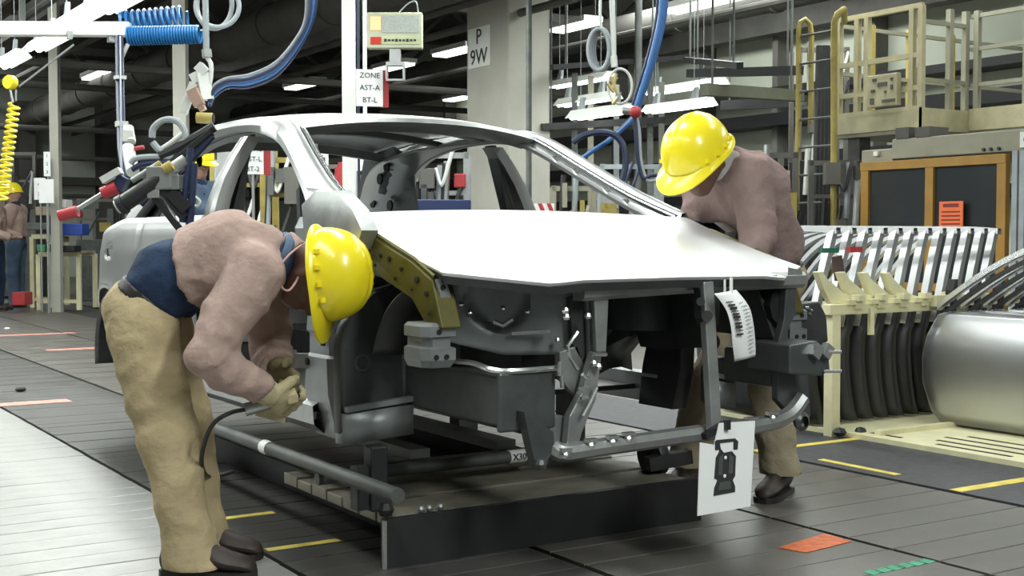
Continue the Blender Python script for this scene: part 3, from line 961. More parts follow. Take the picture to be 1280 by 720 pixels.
build('lower_cross_member', q, M_in2, car, smooth=40)
q = MB()
for x, y in ((706, 568), (738, 556), (765, 552), (785, 548), (903, 537), (938, 529), (965, 522)):
    q.ball(aty(3.10, x, y), 0.014, 8); q.bar(aty(3.10, x - 6, y - 5), aty(3.10, x + 7, y - 6), 0.02, 0.012)
build_each('weld_bolt', q, M_bright, car, per=2)
q = MB()      # right radiator side support: stepped pressing
for (x, y0, y1, dx, yy) in ((752, 352, 440, 10, 3.14), (742, 360, 452, 8, 3.18)):
    q.prism([aty(yy, x - dx, y0), aty(yy, x + dx, y0), aty(yy, x + dx * 0.6, y1), aty(yy, x - dx * 0.6, y1)], (0, 0.02, 0))
q.prism([aty(3.15, 742, 440), aty(3.15, 753, 440), aty(3.15, 745, 500), aty(3.15, 728, 540), aty(3.15, 722, 562), aty(3.15, 708, 562), aty(3.15, 712, 520), aty(3.15, 728, 490)], (0, 0.03, 0))
q.prism([aty(3.2, 700, 440), aty(3.2, 722, 432), aty(3.2, 735, 470), aty(3.2, 728, 500), aty(3.2, 712, 488), aty(3.2, 700, 470)], (0, 0.03, 0))
build('radiator_support', q, M_in2, car, smooth=0, bevel=0.003)
q = MB()      # bright pressed edges and clips on it
for pth in ([(722, 415), (710, 432), (712, 446), (722, 462)], [(728, 468), (735, 474)], [(742, 443), (758, 443)], [(722, 487), (734, 485)], [(726, 498), (735, 497)], [(746, 484), (738, 502), (728, 520)], [(702, 470), (703, 485)], [(700, 452), (699, 470)]):
    q.tube([aty(3.13, *p) for p in pth], 0.0065, 6)
for x, y in ((735, 395), (708, 396), (707, 388), (742, 454), (748, 458)): q.ball(aty(3.13, x, y), 0.012, 8)
build_each('pressed_edge', q, M_bright, car, per=1)
q = MB(); q.prism([aty(3.2, 712, 372), aty(3.2, 742, 366), aty(3.2, 745, 440), aty(3.2, 728, 452), aty(3.2, 716, 430)], (0, 0.02, 0)); build('support_web', q, M_deep, car, smooth=0)
q = MB()      # left radiator side support
q.prism([aty(3.14, 984, 348), aty(3.14, 996, 346), aty(3.14, 995, 392), aty(3.14, 985, 412), aty(3.14, 985, 440), aty(3.14, 995, 470), aty(3.14, 1000, 505), aty(3.14, 985, 515), aty(3.14, 972, 500), aty(3.14, 973, 430), aty(3.14, 980, 400)], (0, 0.03, 0)); build('radiator_support', q, M_in, car, smooth=0, bevel=0.003)
q = MB()
q.prism([aty(3.17, 966, 366), aty(3.17, 976, 358), aty(3.17, 985, 362), aty(3.17, 987, 395), aty(3.17, 978, 412), aty(3.17, 966, 398), aty(3.17, 962, 382)], (0, 0.03, 0)); build('support_web', q, M_hole, car, smooth=0)
# side aprons behind the lamps, grey pressed panels
q = MB()
A0, A1 = V(1.90, 3.46, 0), V(2.33, 3.20, 0)
d = (A1 - A0)
rows = []
for k in range(15):
    v = k / 14
    row = []
    for i in range(25):
        u = i / 24
        z = lerp(lerp(0.72, 0.665, min(1, u * 2.2)), lerp(0.895, 0.875, u), v)
        p = A0 + d * u
        n = V(-0.55, -0.83, 0)
        bump = 0.0
        rr_ = math.hypot((u - 0.42) / 0.20, (v - 0.75) / 0.45)
        bump -= 0.035 * (1 if rr_ < 0.8 else max(0, (1 - rr_) / 0.2))
        row.append(p + n * bump + V(0, 0, z))
    rows.append(row)
q.loft(rows); build('lamp_panel', q, M_panel, car, smooth=40, solid=0.004)
q = MB()
for px, py in ((629, 385), (660, 389), (577, 380), (588, 390), (697, 425), (708, 389)):
    q.ball(atd(3.93, px, py), 0.009, 8)
q.tube([atd(3.93, 617, 402), atd(3.93, 629, 407), atd(3.93, 641, 399)], 0.008, 6); q.bar(atd(3.93, 640, 417), atd(3.92, 688, 414), 0.008, 0.010)
build_each('stud', q, M_bright, car, per=1)
q = MB(); q.prism([aty(3.3, 1000, 380), aty(3.3, 1025, 377), aty(3.3, 1034, 395), aty(3.3, 1036, 428), aty(3.3, 1000, 432)], (0, 0.25, 0)); build('lamp_bracket', q, M_deep, car, smooth=0, bevel=0.008)
q = MB()
for x, y in ((1008, 385), (1012, 392), (1007, 394), (1010, 385), (1014, 388), (1000, 421)): q.ball(aty(3.295, x, y), 0.007, 6)  # highlights of the bracket modelled as bright beads
build_each('highlight_bead', q, M_bright, car, per=1)
# front longitudinal rails and crash boxes
q = MB(); q.span((1.97, 3.16, 0.455), (2.17, 3.18, 0.632)); q.span((1.98, 3.18, 0.47), (2.10, 3.95, 0.62)); build('front_rail', q, M_in, car, smooth=0, bevel=0.008)
q = MB(); q.tube(smooth_path([(1.955, 3.62, 0.655), (1.97, 3.45, 0.645), (1.965, 3.3, 0.65), (1.98, 3.17, 0.637), (2.17, 3.155, 0.637)], 4), 0.009, 6); build('rail_flange', q, M_bright, car)
q = MB(); q.prism([aty(3.12, 655, 515), aty(3.12, 692, 540), aty(3.12, 693, 562), aty(3.12, 685, 575), aty(3.12, 682, 587), aty(3.12, 671, 585), aty(3.12, 664, 558)], (0, 0.04, 0)); q.ball(aty(3.11, 676, 580), 0.018, 8); build('tow_hook', q, M_in, car, smooth=25)
q = MB(); q.prism([aty(3.19, 676, 515), aty(3.19, 706, 520), aty(3.19, 708, 560), aty(3.19, 690, 562), aty(3.19, 684, 545)], (0, 0.02, 0)); build('hook_bracket', q, M_in2, car, smooth=0)
q = MB(); q.span((3.07, 3.18, 0.52), (3.17, 3.42, 0.64)); build('front_rail', q, M_in, car, smooth=0, bevel=0.008)
q = MB(); q.prism([aty(3.05, 987, 432), aty(3.05, 1022, 426), aty(3.05, 1036, 440), aty(3.05, 1038, 462), aty(3.05, 1028, 470), aty(3.05, 987, 468)], (0, 0.2, 0)); build('crash_box', q, M_in, car, smooth=0, bevel=0.006)
q = MB()
for x in (1019, 1032): q.bar(aty(3.04, x - 3, 446), aty(3.04, x + 4, 432), 0.035, 0.03, up=(0, -1, 0))
for y in (440, 464): q.cyl(aty(3.04, 1030, y), aty(3.0, 1052, y), 0.006, 8)
build_each('bolt', q, M_bright, car)
q = MB(); q.prism([aty(3.22, 985, 465), aty(3.22, 1010, 468), aty(3.22, 1013, 520), aty(3.22, 1005, 535), aty(3.22, 990, 520)], (0, 0.03, 0)); q.lathe([(0.02, 0), (0.03, 0.005), (0.034, 0.02), (0.02, 0.03)], aty(3.2, 998, 526), (0, -1, 0), 14); build('tow_bracket', q, M_in, car, smooth=25)
# left inner apron seen through the front opening
q = MB(); q.prism([(3.10, 3.2, 0.68), (3.10, 4.1, 0.70), (3.10, 4.1, 1.0), (3.10, 3.3, 0.87)], (0.012, 0, 0)); build('apron_panel', q, M_in, car, smooth=0)
q = MB(); q.tube(smooth_path([(2.35, 4.0, 0.77), (2.6, 3.95, 0.80), (2.85, 3.95, 0.795), (3.08, 3.9, 0.75)], 5), 0.016, 8); build('firewall_brace', q, M_in2, car)
# ------------------------------------------------------------------ people
M_skin = mat('brown_skin', (0.13, 0.065, 0.045), 0.5, 0, 0.12, 12)
M_skin2 = mat('light_skin', (0.45, 0.26, 0.19), 0.5, 0, 0.1, 12)
M_jacket = mat('dusty_rose_cloth', (0.40, 0.285, 0.25), 0.9, 0, 0.16, 7, 0.5, 24, spec=0.2)
M_jacket2 = mat('mauve_cloth', (0.27, 0.19, 0.18), 0.9, 0, 0.16, 7, 0.5, 24, spec=0.2)
M_khaki = mat('khaki_cloth', (0.42, 0.335, 0.20), 0.9, 0, 0.15, 6, 0.5, 24, spec=0.2)
M_khaki2 = mat('drab_khaki_cloth', (0.36, 0.305, 0.21), 0.9, 0, 0.15, 6, 0.5, 24, spec=0.2)
M_navy = mat('navy_cloth', (0.022, 0.04, 0.085), 0.85, 0, 0.2, 8, 0.45, 24, spec=0.25)
M_denim = mat('blue_denim', (0.07, 0.11, 0.18), 0.85, 0, 0.25, 10, 0.2, 90)
M_leather = mat('black_leather', (0.02, 0.018, 0.017), 0.5, 0, 0.2, 10)
M_shoe = mat('dark_brown_leather', (0.035, 0.024, 0.02), 0.55, 0, 0.3, 14)
M_glove = mat('cream_leather_glove', (0.47, 0.40, 0.24), 0.85, 0, 0.12, 14, 0.2, 80)
M_glove2 = mat('olive_leather_glove', (0.16, 0.13, 0.065), 0.85, 0, 0.15, 14, 0.2, 80)
M_hat = mat('yellow_helmet_shell', (0.93, 0.76, 0.02), 0.28, 0, 0.02, 3, coat=0.3)
M_greyc = mat('pale_grey_cloth', (0.42, 0.40, 0.38), 0.85, 0, 0.12, 8)
M_eye = mat('eye_white', (0.7, 0.7, 0.66), 0.3, 0, 0)
M_cord = mat('pink_cord', (0.62, 0.36, 0.33), 0.6, 0, 0)


def frame_from(fwd, up):
    f = Vector(fwd).normalized()
    u = Vector(up)
    u = (u - f * u.dot(f)).normalized()
    return f, u, f.cross(u)          # forward, up, right


def helmet(parent, c, fwd, up, m=M_hat, scale=1.0, detail=True):
    """hard hat: ribbed dome, short rim, front peak"""
    f, u, r = frame_from(fwd, up)
    L, Wd, Hh = 0.140 * scale, 0.115 * scale, 0.135 * scale
    P = lambda a, b, h: Vector(c) + f * a + r * b + u * h
    n, k = (48, 14) if detail else (20, 7)
    rows = []
    for j in range(k + 1):
        th = (math.pi / 2) * j / k
        row = []
        for i in range(n):
            p = 2 * math.pi * i / n
            cs, sn = math.cos(th) ** 0.85, math.sin(th)
            a, b, h = L * cs * math.cos(p), Wd * cs * math.sin(p), Hh * sn
            for off in (0.0, 0.026 * scale, -0.026 * scale):     # raised ribs from front to back
                w = max(0, 1 - abs(b - off) / (0.008 * scale)) * min(1, sn * 1.6)
                h += 0.005 * scale * w
            row.append(P(a, b, h))
        rows.append(row)
    q = MB()
    q.loft(rows, close_u=True)
    q.add([P(0, 0, Hh + 0.005 * scale)] + rows[-1], [(0, i + 1, (i + 1) % n + 1) for i in range(n)])
    rim = []
    for e, hh in ((0.0, 0.0), (0.004, -0.004), (1.0, -0.014), (1.0, -0.019), (0.0, -0.010), (-0.006, 0.01)):
        row = []
        for i in range(n):
            p = 2 * math.pi * i / n
            w = 0.013 + 0.050 * max(0, math.cos(p)) ** 2.2
            ee = e if e in (0.0, 0.004, -0.006) else e * w
            peak = -0.022 * max(0, math.cos(p)) ** 3 * (1 if e == 1.0 else 0.2)
            row.append(P((L + ee * scale) * math.cos(p), (Wd + ee * scale * 0.92) * math.sin(p), (hh + peak) * scale))
        rim.append(row)
    q.loft(rim, close_u=True)
    o = build('helmet', q, m, parent, smooth=55)
    if detail:
        q = MB()
        for i in range(4):
            p = math.radians(60 + i * 20)
            for sgn in (1, -1):
                q.box(P((L + 0.003) * math.cos(p), sgn * (Wd + 0.003) * math.sin(p), 0.013), (0.014, 0.014, 0.014))
        build_each('strap_lug', q, m, o, smooth=0)
        q = MB()
        q.loft([[P((L - 0.012 - e) * math.cos(a), (Wd - 0.012 - e) * math.sin(a), h) for a in [2 * math.pi * i / 24 for i in range(24)]] for e, h in ((0, -0.02), (0, 0.02), (0.012, 0.02), (0.012, -0.02))], close_u=True)
        build('head_band', q, M_black, o)
    return o


def head_prims(c, fwd, up):
    f, u, r = frame_from(fwd, up)
    c = Vector(c)
    P = lambda a, b, h: tuple(c + f * a + r * b + u * h)
    pr = [(P(-0.025, 0, 0.035), P(0.02, 0, 0.04), 0.088, 0.082), (P(-0.04, 0, 0.0), P(0.015, 0, 0.0), 0.07, 0.074),
          (P(0.025, 0, -0.02), P(0.062, 0, -0.085), 0.062, 0.026), (P(-0.01, -0.045, -0.03), P(0.05, -0.02, -0.085), 0.028, 0.022), (P(-0.01, 0.045, -0.03), P(0.05, 0.02, -0.085), 0.028, 0.022),
          (P(0.09, 0, 0.012), P(0.108, 0, -0.026), 0.011, 0.016), (P(0.083, -0.035, 0.022), P(0.088, 0.035, 0.022), 0.014, 0.014),
          (P(0.084, -0.018, -0.056), P(0.084, 0.018, -0.056), 0.010, 0.010), (P(0.080, -0.016, -0.069), P(0.080, 0.016, -0.069), 0.011, 0.011),
          (P(-0.012, -0.083, 0.012), P(-0.016, -0.085, -0.022), 0.017, 0.011), (P(-0.012, 0.083, 0.012), P(-0.016, 0.085, -0.022), 0.017, 0.011)]
    eyes = [Vector(P(0.082, s * 0.032, 0.002)) for s in (-1, 1)]
    return pr, eyes


def mid(a, b, t): return Vector(a) * (1 - t) + Vector(b) * t


def hand_prims(w, k_dir, palm_n, thumb_side, curl=0.9, scale=1.0):
    """hand from wrist w along k_dir; palm normal palm_n; unequal curled fingers and a thumb"""
    f, n, s = frame_from(k_dir, palm_n)
    w = Vector(w)
    sc = scale
    P = []
    for j in (-1.2, -0.4, 0.4, 1.2):
        P.append((tuple(w), tuple(w + f * 0.085 * sc + s * j * 0.024 * sc), 0.026 * sc, 0.015 * sc))
    ln = [0.040, 0.046, 0.043, 0.034]
    for j, L in zip((-1.5, -0.5, 0.5, 1.5), ln):
        p = w + f * 0.088 * sc + s * j * 0.022 * sc
        a = 0.35 * curl
        for q, fac in ((0, 1.0), (1, 0.75), (2, 0.6)):
            d = f * math.cos(a) + n * math.sin(a)
            e = p + d * L * fac * sc
            P.append((tuple(p), tuple(e), (0.0115 - 0.0012 * q) * sc, (0.0108 - 0.0014 * q) * sc))
            p = e
            a += 0.75 * curl
    t0 = w + f * 0.03 * sc + s * thumb_side * 0.028 * sc
    t1 = t0 + (f * 0.55 + s * thumb_side * 0.6 + n * 0.45).normalized() * 0.042 * sc
    t2 = t1 + (f * 0.75 + s * thumb_side * 0.1 + n * 0.65).normalized() * 0.034 * sc
    P += [(tuple(t0), tuple(t1), 0.017 * sc, 0.0135 * sc), (tuple(t1), tuple(t2), 0.0135 * sc, 0.011 * sc)]
    return P


def shoe(parent, ankle, toe_dir, m=M_shoe, L=0.29):
    d = Vector(toe_dir); d.z = 0; d.normalize()
    s = Vector((-d.y, d.x, 0))
    g = Vector((ankle[0], ankle[1], 0.0))
    rows = []
    prof = [(-0.085, 0.030, 0.075), (-0.075, 0.038, 0.105), (-0.03, 0.042, 0.125), (0.03, 0.043, 0.112), (0.08, 0.046, 0.085), (0.13, 0.050, 0.066), (0.17, 0.046, 0.056), (0.20, 0.032, 0.042), (0.21, 0.012, 0.025)]
    for a, w, h in prof:
        row = []
        for i in range(16):
            t = 2 * math.pi * i / 16
            z = (0.5 - 0.5 * math.cos(t)) ** 0.8 * h
            row.append(g + d * a * L / 0.29 + s * (w * math.sin(t) * (1.0 if z < h * 0.6 else 0.8)) + Vector((0, 0, 0.012 + z)))
        rows.append(row)
    q = MB(); q.loft(rows, close_u=True); q.add(rows[0], [tuple(range(16))]); q.add(rows[-1], [tuple(range(16))[::-1]])
    o = build('shoe', q, m, parent, smooth=60)
    q = MB()
    out = [(a * L / 0.29, w + 0.004) for a, w, h in prof]
    loop = [g + d * a + s * w for a, w in out] + [g + d * a - s * w for a, w in out[::-1]]
    q.prism(loop, (0, 0, 0.022)); build('sole', q, M_leather, o, smooth=0)
    return o


def folds(P, amp, s, seed, axis=None, fq=60.0):
    """cloth creases: sharp ridges between soft hollows"""
    n = noise3(P, s, seed)
    m = noise3(P + 0.03 * n[:, None], s * 2.1, seed + 11)
    d = -amp * 1.5 * ((1 - np.abs(n) * 1.6) ** 2 - 0.45) - amp * 0.55 * ((1 - np.abs(m) * 1.6) ** 2 - 0.45)
    if axis is not None:
        a = np.array(axis, np.float32)
        d = d + amp * 0.30 * np.sin(P @ a * fq + 3.0 * n) * (0.5 + 0.5 * m)
    return d


def make_person(name, label, J, trousers, jacket, skin, shirt, h=0.011, group=None, loose=0.0, hem=None, belt=True, toe=None, seed=1, far=False, glove_m=None, hands=True, flap=None, fs=1.0):
    t = thing(name, label, 'person', (J['foot'].x, J['foot'].y, 0), group)
    f_h, u_h = J['face'], J['crown']
    hp, eyes = head_prims(J['head'], f_h, u_h)
    lat = (J['sh_l'] - J['sh_r']).normalized()
    pel, wai, che, nek = J['pelvis'], J['waist'], J['chest'], J['neck']
    T = lambda v: tuple(v)
    # --- body: one continuous surface
    B = list(hp)
    B += [(T(nek), T(mid(nek, J['head'], 0.7)), 0.058, 0.055)]
    for s in (-1, 1):
        B += [(T(pel + lat * s * 0.06), T(wai + lat * s * 0.05), 0.095, 0.085), (T(wai + lat * s * 0.05), T(che + lat * s * 0.07), 0.085, 0.095), (T(che + lat * s * 0.07), T(mid(che, nek, 0.8) + lat * s * 0.06), 0.095, 0.06)]
    for k in ('r', 'l'):
        B += [(T(mid(che, nek, 0.75)), T(J['sh_' + k]), 0.06, 0.055), (T(J['sh_' + k]), T(J['el_' + k]), 0.05, 0.038), (T(J['el_' + k]), T(J['wr_' + k]), 0.038, 0.026),
              (T(J['wr_' + k]), T(J['wr_' + k] + (J['hand_' + k] - J['wr_' + k]).normalized() * 0.06), 0.024, 0.02),
              (T(J['hip_' + k]), T(J['kn_' + k]), 0.082, 0.055), (T(J['kn_' + k]), T(J['an_' + k]), 0.05, 0.034), (T(J['an_' + k]), T(J['an_' + k] + Vector((0, 0, -0.03))), 0.034, 0.03)]
        if hands and glove_m is None and not far:
            B += hand_prims(J['wr_' + k], J['hand_' + k] - J['wr_' + k], J.get('palm_' + k, Vector((0, 0, -1))), 1 if k == 'r' else -1, 0.8)
    body = sdf_part('body', lambda P: sd_chain(P, B, 0.022), B, skin, t, h=max(0.009, h * 0.85) if not far else h)
    if not far:
        for e in eyes:
            q = MB(); q.ball(e, 0.0125, 10); build('eye', q, M_eye, t)
    # --- trousers
    Tr = []
    for s in (-1, 1):
        Tr += [(T(pel + lat * s * 0.065), T(wai + lat * s * 0.055), 0.112, 0.098)]
    for k in ('r', 'l'):
        Tr += [(T(J['hip_' + k]), T(J['kn_' + k]), 0.108 * fs, 0.086 * fs), (T(J['kn_' + k]), T(J['an_' + k]), 0.086 * fs, 0.074 * fs), (T(pel), T(J['hip_' + k]), 0.115, 0.105)]
        d = (J['an_' + k] - J['kn_' + k]).normalized()
        Tr += [(T(J['an_' + k]), T(J['an_' + k] + d * 0.065), 0.080 * fs, 0.092 * fs)]
    sp = (wai - pel).normalized()
    wp = J['belt']

    def f_tr(P):
        d = sd_chain(P, Tr, 0.03) + folds(P, 0.0080, 14, seed, (0.25, 0.1, 1.0), 42)
        d = np.maximum(d, (P - np.array(wp, np.float32)) @ np.array(sp, np.float32))
        lowz = min(J['an_r'].z, J['an_l'].z) - 0.055
        d = np.maximum(d, J.get('hem_z', 0.028) - P[:, 2])
        return d
    sdf_part('trousers', f_tr, Tr, trousers, t, h=h)
    if belt:
        Bl = [(T(wp + lat * s * 0.06 - sp * 0.03), T(wp + lat * s * 0.06 + sp * 0.03), 0.108, 0.106) for s in (-1, 1)]

        def f_bl(P):
            w = (P - np.array(wp, np.float32)) @ np.array(sp, np.float32)
            return np.maximum(sd_chain(P, Bl, 0.05), np.abs(w + 0.012) - 0.02)
        sdf_part('belt', f_bl, Bl, M_leather, t, h=h * 0.8)
    # --- shirt under the jacket
    Sh = []
    for s in (-1, 1):
        Sh += [(T(mid(pel, wai, 0.75) + lat * s * 0.06), T(wai + lat * s * 0.06), 0.105, 0.108), (T(wai + lat * s * 0.06), T(che + lat * s * 0.07), 0.108, 0.112), (T(che + lat * s * 0.07), T(mid(che, nek, 0.8) + lat * s * 0.06), 0.112, 0.068)]
    Sh += [(T(mid(che, nek, 0.7)), T(nek + (J['head'] - nek).normalized() * 0.035), 0.085, 0.066)]

    def f_sh(P):
        d = sd_chain(P, Sh, 0.04) + folds(P, 0.0055, 20, seed + 2, sp, 45)
        return np.maximum(d, -((P - np.array(wp, np.float32)) @ np.array(sp, np.float32)) - 0.005)
    sdf_part('shirt', f_sh, Sh, shirt, t, h=h)
    # --- jacket: torso shell and sleeves
    Ja = []
    for s in (-1, 1):
        Ja += [(T(mid(pel, wai, 0.9) + lat * s * 0.06), T(che + lat * s * 0.075), 0.122 + loose, 0.126 + loose), (T(che + lat * s * 0.075), T(mid(che, nek, 0.75) + lat * s * 0.07), 0.126 + loose, 0.08)]
    for k in ('r', 'l'):
        Ja += [(T(mid(che, nek, 0.7)), T(J['sh_' + k]), 0.085, 0.085), (T(J['sh_' + k]), T(J['el_' + k]), 0.092, 0.066), (T(J['el_' + k]), T(J['wr_' + k]), 0.066, 0.052)]
    if flap: Ja += flap
    nd = (J['head'] - nek).normalized()
    hem_p, hem_n = hem if hem else (wp + sp * 0.02, sp)
    cuts = []
    for k in ('r', 'l'):
        d = (J['wr_' + k] - J['el_' + k]).normalized()
        cuts.append((np.array(J['wr_' + k] + d * 0.012, np.float32), np.array(d, np.float32)))
    core = [(p[0], p[1], p[2] + 0.0, p[3] + 0.0) for p in Ja[:4]]

    def f_ja(P):
        fo = folds(P, 0.0105, 15, seed + 3, (0.5, 0.3, 0.8), 38)
        tor = sd_chain(P, core + (flap or []), 0.045)
        tor = np.maximum(tor, -((P - np.array(hem_p, np.float32)) @ np.array(hem_n, np.float32)))
        tor = np.maximum(tor, (P - np.array(nek + nd * 0.012, np.float32)) @ np.array(nd, np.float32))
        d = tor
        for i, k in enumerate(('r', 'l')):
            fore = sd_chain(P, Ja[6 + i * 3:7 + i * 3], 0.03)
            fore = np.maximum(fore, (P - cuts[i][0]) @ cuts[i][1])
            arm = smin(sd_chain(P, Ja[4 + i * 3:6 + i * 3], 0.03), fore, 0.02)
            # creases gather at the elbow
            e = np.linalg.norm(P - np.array(J['el_' + k], np.float32), axis=1)
            arm = arm + 0.009 * np.exp(-(e / 0.10) ** 2) * np.sin(e * 110)
            d = smin(d, arm, 0.022)
        d = d + fo
        return d
    sdf_part('jacket', f_ja, Ja, jacket, t, h=h)
    if not far:
        # stand collar
        rows = []
        f2, u2, r2 = frame_from(nd, lat)
        for e, rr in ((-0.02, 0.088), (0.03, 0.078), (0.032, 0.068), (-0.02, 0.07)):
            rows.append([nek + f2 * (0.01 + e) + (u2 * math.cos(a) + r2 * math.sin(a)) * rr for a in [2 * math.pi * i / 20 for i in range(20)]])
        q = MB(); q.loft(rows, close_u=True); build('collar', q, jacket, t, smooth=60)
        if glove_m:
            for k, gm in zip(('r', 'l'), glove_m):
                d = (J['hand_' + k] - J['wr_' + k]).normalized()
                G = hand_prims(J['wr_' + k] + d * 0.03, d, J.get('palm_' + k, Vector((0, 0, -1))), 1 if k == 'r' else -1, 1.0, 1.12)
                G += [(T(J['wr_' + k] - d * 0.01), T(J['wr_' + k] + d * 0.045), 0.040, 0.034)]
                sdf_part('glove', lambda P: sd_chain(P, G, 0.010), G, gm, t, h=0.0058)
    for k in ('r', 'l'):
        shoe(t, J['an_' + k], toe)
    helmet(t, Vector(J['head']) + Vector(u_h).normalized() * 0.045, f_h, u_h, detail=not far, scale=J.get('hat', 1.0))
    return t


A = lambda px, py, d: atd(d, px, py)
# --- worker bent over the near wheel arch
Rv = Vector(_R); Uv = Vector((0, 0, 1)); Wv = Vector((_s, _c, 0))
J1 = dict(pelvis=A(180, 394, 4.05), waist=A(214, 350, 4.05), chest=A(290, 322, 4.05), neck=A(352, 322, 4.05), head=A(392, 346, 4.03),
          sh_r=A(318, 342, 3.87), el_r=A(258, 446, 3.74), wr_r=A(322, 486, 3.86), hand_r=A(346, 498, 3.92),
          sh_l=A(330, 350, 4.22), el_l=A(338, 432, 4.22), wr_l=A(346, 456, 4.10), hand_l=A(362, 478, 4.02),
          hip_r=A(180, 416, 3.96), kn_r=A(208, 548, 3.91), an_r=A(237, 686, 3.90), hip_l=A(198, 416, 4.13), kn_l=A(230, 530, 4.14), an_l=A(249, 662, 4.12),
          belt=A(196, 370, 4.05), foot=A(235, 700, 3.95), face=(Rv * 0.12 - Uv * 1.0), crown=(Rv * 0.95 + Uv * 0.16 - Wv * 0.18), hat=1.06,
          palm_r=Uv * 0.3 + Wv * 1.0, palm_l=-Uv * 0.3 - Wv * 1.0)
fl1 = [(tuple(A(330, 352, 3.98)), tuple(A(338, 424, 4.0)), 0.075, 0.045), (tuple(A(300, 352, 4.0)), tuple(A(322, 418, 4.02)), 0.08, 0.045)]
w1 = make_person('worker', 'person in yellow helmet, rose jacket and khaki trousers bending low at the wheel arch', J1, M_khaki, M_jacket, M_skin, M_navy,
                 hem=(A(240, 330, 4.05), (A(290, 318, 4.05) - A(235, 330, 4.05)).normalized()), toe=Rv * 1.0 - Wv * 0.15, seed=3, h=0.0095, glove_m=(M_glove, M_glove2), flap=fl1, loose=0.006)
q = MB()
q.tube(smooth_path([A(377, 306, 3.93), A(362, 318, 3.90), A(350, 335, 3.89), A(352, 358, 3.90), A(361, 363, 3.91), A(370, 352, 3.93), A(374, 343, 3.95)], 5), 0.0035, 6)
build('ear_plug_cord', q, M_cord, w1)
q = MB(); q.tube(smooth_path([nx for nx in (A(350, 300, 4.12), A(358, 296, 4.05), A(362, 306, 3.96), A(356, 322, 3.93), A(352, 338, 3.97))], 4), 0.016, 8); build('shirt_collar', q, M_denim, w1)
# tool in the gloves
tool = thing('air_wrench', 'small steel air wrench with a hex nose held in the cream gloves', 'tool', A(340, 505, 3.93))
q = MB(); q.cyl(A(306, 512, 3.90), A(352, 499, 3.93), 0.021, 14); q.cyl(A(352, 499, 3.93), A(360, 497, 3.935), 0.017, 14); build('barrel', q, M_steel, tool)
q = MB(); q.cyl(A(359, 497, 3.935), A(371, 494, 3.94), 0.026, 6); build('hex_nose', q, M_glove, tool, smooth=0)
q = MB(); q.cyl(A(370.4, 494.2, 3.938), A(371.6, 493.9, 3.942), 0.011, 14); build('nose_bore', q, M_hole, tool)
q = MB(); q.tube(smooth_path([A(306, 512, 3.90), A(288, 516, 3.8), A(268, 528, 3.78), A(256, 552, 3.8), A(252, 580, 3.9), A(262, 596, 4.1), A(290, 590, 4.5)], 6), 0.007, 8); build('air_line', q, M_black, tool)
q = MB(); q.prism([A(328, 486, 4.0), A(353, 482, 4.0), A(358, 500, 4.0), A(356, 530, 4.0), A(318, 520, 4.0)], Wv * 0.012 + Uv * 0.004)
pad = tag(build('leather_pad', q, M_glove, None, smooth=0, bevel=0.004, origin=A(338, 505, 4.0)), 'tan leather pad held against the door sill by the bending worker', 'pad')

# --- worker leaning in from the far side
J2 = dict(pelvis=A(962, 352, 5.16), waist=A(950, 305, 5.13), chest=A(926, 240, 5.06), neck=A(897, 205, 4.97), head=A(876, 203, 4.87),
          sh_l=A(938, 224, 4.90), el_l=A(948, 300, 4.84), wr_l=A(922, 340, 4.74), hand_l=A(900, 350, 4.70), sh_r=A(886, 240, 5.20), el_r=A(864, 300, 5.16), wr_r=A(862, 345, 5.05), hand_r=A(856, 362, 4.98),
          hip_l=A(962, 378, 5.12), kn_l=A(964, 486, 5.12), an_l=A(974, 585, 5.12), hip_r=A(948, 378, 5.28), kn_r=A(880, 482, 5.32), an_r=A(862, 574, 5.30),
          belt=A(960, 336, 5.15), foot=A(960, 600, 5.15), face=(-Rv * 0.62 - Uv * 0.62 - Wv * 0.55), crown=(-Rv * 0.42 + Uv * 0.80 - Wv * 0.45), hat=1.08, hem_z=0.085)
w2 = make_person('worker', 'person in yellow helmet and mauve jacket leaning over the far side of the bonnet', J2, M_khaki2, M_jacket2, M_skin, M_greyc, toe=-Rv * 0.45 - Wv * 0.8, seed=9, h=0.0105, glove_m=(M_glove2, M_glove2), loose=0.012)

# --- people far back
def stand(x, y, face, hgt=1.78, arm=0.35):
    k = hgt / 1.78
    f = Vector(face).normalized(); l = Vector((-f.y, f.x, 0))     # l = the person's left
    P = lambda a, b, z: Vector((x, y, 0)) + f * a * k + l * b * k + Vector((0, 0, z * k))
    return dict(pelvis=P(0, 0, 0.93), waist=P(0, 0, 1.06), chest=P(0.01, 0, 1.28), neck=P(0.01, 0, 1.46), head=P(0.04, 0, 1.62),
                sh_r=P(0, -0.19, 1.40), sh_l=P(0, 0.19, 1.40), el_r=P(-0.02 + 0.06, -0.25, 1.13), el_l=P(0.04, 0.25, 1.13), wr_r=P(arm, -0.18, 1.05), wr_l=P(arm, 0.18, 1.05), hand_r=P(arm + 0.08, -0.12, 1.05), hand_l=P(arm + 0.08, 0.12, 1.05),
                hip_r=P(0, -0.09, 0.88), hip_l=P(0, 0.09, 0.88), kn_r=P(0.02, -0.10, 0.48), kn_l=P(0.02, 0.10, 0.48), an_r=P(0, -0.11, 0.10), an_l=P(0, 0.11, 0.10), belt=P(0, 0, 1.0), foot=P(0, 0, 0), face=f + Vector((0, 0, -0.15)), crown=Vector((0, 0, 1)) + f * 0.1)


